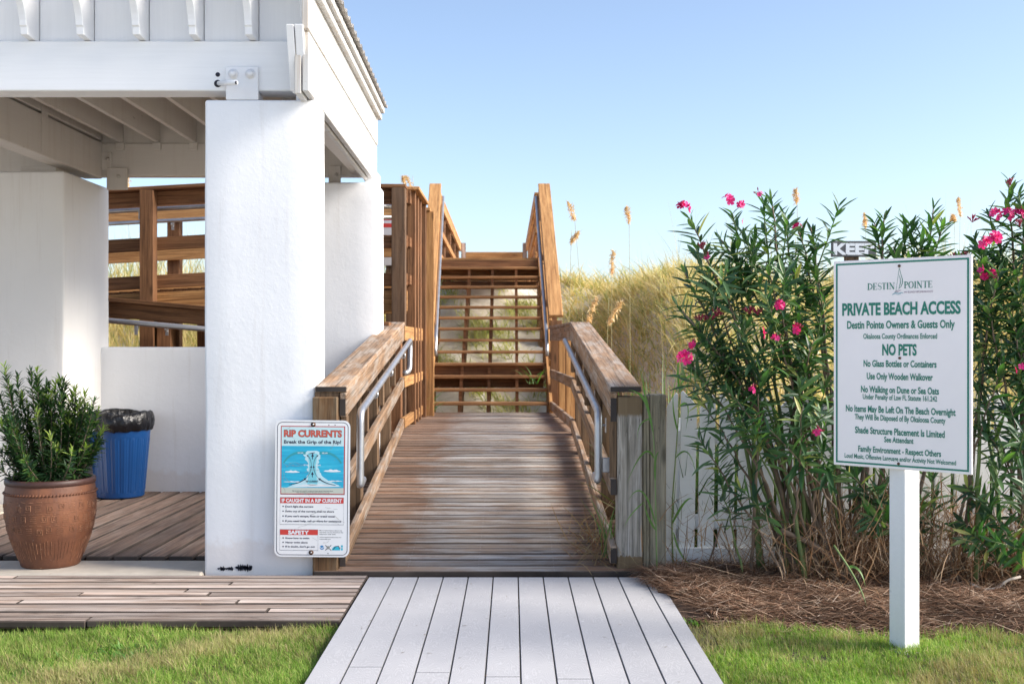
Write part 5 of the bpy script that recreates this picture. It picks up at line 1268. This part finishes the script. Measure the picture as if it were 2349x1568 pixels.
# ------------------------------------------------------------------ reeds and grass clumps
REED = leafmat('reed_leaf', [(0, (.10, .20, .06)), (.7, (.16, .28, .09)), (1, (.40, .40, .18))], .5, .35)
def clump(name, label, P, hts, wid, lean, curl, n, cat='grass', mat=REED, r=.06):
    P = Vector(P); T = thing(name, P, label, cat)
    pts = np.array(P)+np.stack([rng.normal(0, r, n), rng.normal(0, r*.6, n), np.zeros(n)], 1)
    az = rng.uniform(0, 6.28, n)
    for i in range(n):
        V, Q = strips(pts[i:i+1], az[i:i+1], rng.uniform(*hts, 1), rng.uniform(*wid, 1), rng.uniform(*lean, 1), rng.uniform(*curl, 1), 8, face=rng.uniform(-.7, .7, 1), taper=2.5)
        arr_mesh('blade', V-np.array(P), Q, mat, T, Matrix.Translation(P))
clump('reed_clump', 'upright blue green reed clump behind the timber gatepost', (.98, 7.5, -.08), (1.05, 1.45), (.012, .020), (0, .18), (.0, .45), 34)
clump('reed_clump', 'short reed clump between the gatepost and the first oleander', (1.30, 7.35, -.08), (.9, 1.2), (.010, .018), (0, .2), (.1, .8), 26, r=.12)
clump('landing_grass_tuft', 'green grass tuft arching over the left corner of the ramp landing', W(968, 960, 13.9), (.35, .6), (.010, .016), (.1, .5), (.8, 2.0), 30, r=.06)
clump('stair_grass_tuft', 'bright grass tuft poking through the right side of the stairs', W(1225, 880, 14.95), (.3, .45), (.012, .018), (.3, .8), (.5, 1.6), 12, r=.04)
clump('ramp_weed', 'small green weed at the foot of the right ramp railing', (.60, 7.0, .02), (.25, .5), (.006, .011), (0, .3), (.2, 1.1), 14, 'weed', r=.03)
def undergrowth():
    n = 16000; x = rng.uniform(.95, 5.2, n); y = rng.uniform(7.12, 8.9, n); P = np.stack([x, y, np.full(n, -.1)], 1)
    V, Q = strips(P, rng.uniform(0, 6.28, n), rng.uniform(.3, .95, n), rng.uniform(.012, .022, n), rng.uniform(0, .4, n), rng.uniform(0, 1.2, n), 4, face=rng.uniform(-1, 1, n))
    tag(arr_mesh('undergrowth', V, Q, leafmat('undergrowth_leaf', [(0, (.02, .04, .012)), (.5, (.05, .09, .025)), (.85, (.10, .14, .04)), (1, (.25, .20, .09))], .6, .3)), 'green undergrowth filling the strip behind the picket fence', 'undergrowth', kind='stuff')
    n = 5000; x = rng.uniform(-9, -1.2, n); y = rng.uniform(11, 14, n); P = np.stack([x, y, np.full(n, -.12)], 1)
    V, Q = strips(P, rng.uniform(0, 6.28, n), rng.uniform(.2, .5, n), rng.uniform(.01, .02, n), rng.uniform(0, .5, n), rng.uniform(0, 1.2, n), 3, face=rng.uniform(-1, 1, n))
    tag(arr_mesh('walkway_undergrowth', V, Q, LAWN), 'low growth on the sand below the switchback walkway', 'undergrowth', kind='stuff')
undergrowth()
def cane(label, pts, leaves, r=.005, name='cane_reed'):
    """a jointed stalk with long arching leaves: pts measured (X,Y,D); leaves (t, dX, dY, droopY)"""
    P = [W(*p) for p in pts]; T = thing(name, P[0], label, 'reed'); sm = fillet(P, .2, 5)
    tube('stalk', sm, [r*(1-.5*i/(len(sm)-1)) for i in range(len(sm))], REEDS, T, 7)
    for (X0, Y0, X1, Y1, X2, Y2, w) in leaves:
        D = pts[0][2]; a, b, c_ = W(X0, Y0, D-.01), W(X1, Y1, D-.06), W(X2, Y2, D-.10); C = [a.lerp(b, t).lerp(b.lerp(c_, t), t) for t in np.linspace(0, 1, 11)]; V = []
        for i, p in enumerate(C):
            d = (C[min(i+1, 10)]-C[max(i-1, 0)]).normalized(); s = d.cross(Vector((.25, -1, .2))).normalized()*w*.33*min(1, i/2+.4)*(1-(i/10)**2.2+.03); V += [p-s, p+s+Vector((0, -.004, 0))]
        arr_mesh('leaf', np.array(V)-np.array(T.location), np.array([[2*i, 2*i+1, 2*i+3, 2*i+2] for i in range(10)]), REED, T, Matrix.Translation(T.location), sm=True)
REEDS = plain('reed_stalk', (.20, .28, .10), .5)
cane('tall cane reed climbing the front of the timber gatepost', [(1507, 1318, 6.70), (1505, 1200, 6.70), (1502, 1050, 6.70), (1498, 985, 6.70), (1488, 940, 6.70)],
     [(1498, 990, 1478, 880, 1452, 905, .022), (1492, 950, 1470, 890, 1440, 895, .014), (1500, 1050, 1480, 1000, 1437, 1110, .020), (1503, 1100, 1500, 1040, 1512, 1035, .02), (1503, 1200, 1475, 1080, 1440, 1150, .018), (1504, 1215, 1480, 1180, 1478, 1150, .02), (1478, 1150, 1440, 1180, 1432, 1210, .012), (1490, 945, 1480, 905, 1473, 885, .016), (1497, 960, 1460, 960, 1462, 1010, .012)])
cane('dark green reed winding between the gatepost and the first picket', [(1545, 1320, 6.93), (1540, 1180, 6.93), (1552, 1020, 6.93), (1560, 900, 6.93), (1566, 830, 6.93)],
     [(1542, 1200, 1575, 1130, 1590, 1145, .022), (1550, 1050, 1585, 1000, 1600, 1110, .014), (1560, 930, 1590, 905, 1572, 990, .02), (1562, 880, 1585, 845, 1610, 880, .02), (1545, 1220, 1560, 1300, 1625, 1320, .02), (1555, 990, 1540, 940, 1545, 900, .016), (1560, 900, 1550, 850, 1560, 800, .02)])
cane('broken pale reed leaning on the mulch in front of the dead stalks', [(1913, 1250, 6.2), (1950, 1305, 6.1), (1975, 1350, 6.0), (1990, 1395, 5.9)],
     [(1945, 1300, 1975, 1290, 1985, 1345, .022), (1980, 1360, 2000, 1375, 2010, 1395, .02), (1975, 1350, 1965, 1365, 1975, 1388, .01)], .006)
def branch(label, pts, r, mat, name='dry_branch'):
    P = [W(*p) for p in pts]; T = thing(name, P[0], label, 'branch'); tube('wood', fillet(P, .1, 4), r, mat, T, 7)
PALEB = plain('pale_dead_branch', (.42, .37, .32), .8, var=.2, vscale=20)
branch('pale bare root curling out of the mulch below the right oleander', [(2226, 1338, 6.35), (2255, 1352, 6.3), (2285, 1350, 6.3), (2310, 1330, 6.3), (2340, 1322, 6.35)], .008, PALEB)
branch('long grey branch lying low from the left oleander towards the fence', [(1790, 1215, 6.5), (1830, 1232, 6.5), (1870, 1250, 6.5), (1920, 1290, 6.5), (1935, 1330, 6.5)], .017, BARK)
branch('bare reddish twig leaning on the white pickets near the gatepost', [(1615, 1320, 6.85), (1635, 1265, 6.9), (1655, 1200, 6.94)], .006, BARK)
branch('thin dry twig crossing the foot of the fence', [(1700, 1318, 6.75), (1672, 1262, 6.9), (1655, 1245, 6.9)], .0035, PALEB)
# small litter
def litter():
    n = 90; x = np.concatenate([rng.uniform(-.8, .8, 30), rng.uniform(-3.5, -.9, 35), rng.uniform(-1, .6, 25)]); y = np.concatenate([rng.uniform(4.5, 6.6, 30), rng.uniform(5.7, 7.1, 35), rng.uniform(6.8, 8.5, 25)])
    z = np.concatenate([np.full(30, .002), np.full(35, .006), .02+.1*(y[65:]-6.7)+.008])
    V, Q = strips(np.stack([x, y, z], 1), rng.uniform(0, 6.28, n), rng.uniform(.008, .03, n), rng.uniform(.002, .006, n), np.full(n, 1.5), rng.uniform(-.1, .1, n), 2, taper=4)
    tag(arr_mesh('leaf_litter', V, Q, leafmat('litter', [(0, (.07, .04, .02)), (1, (.3, .2, .1))], .8, 0)), 'scattered crumbs of dry leaf on the boards', 'litter', kind='stuff')
litter()
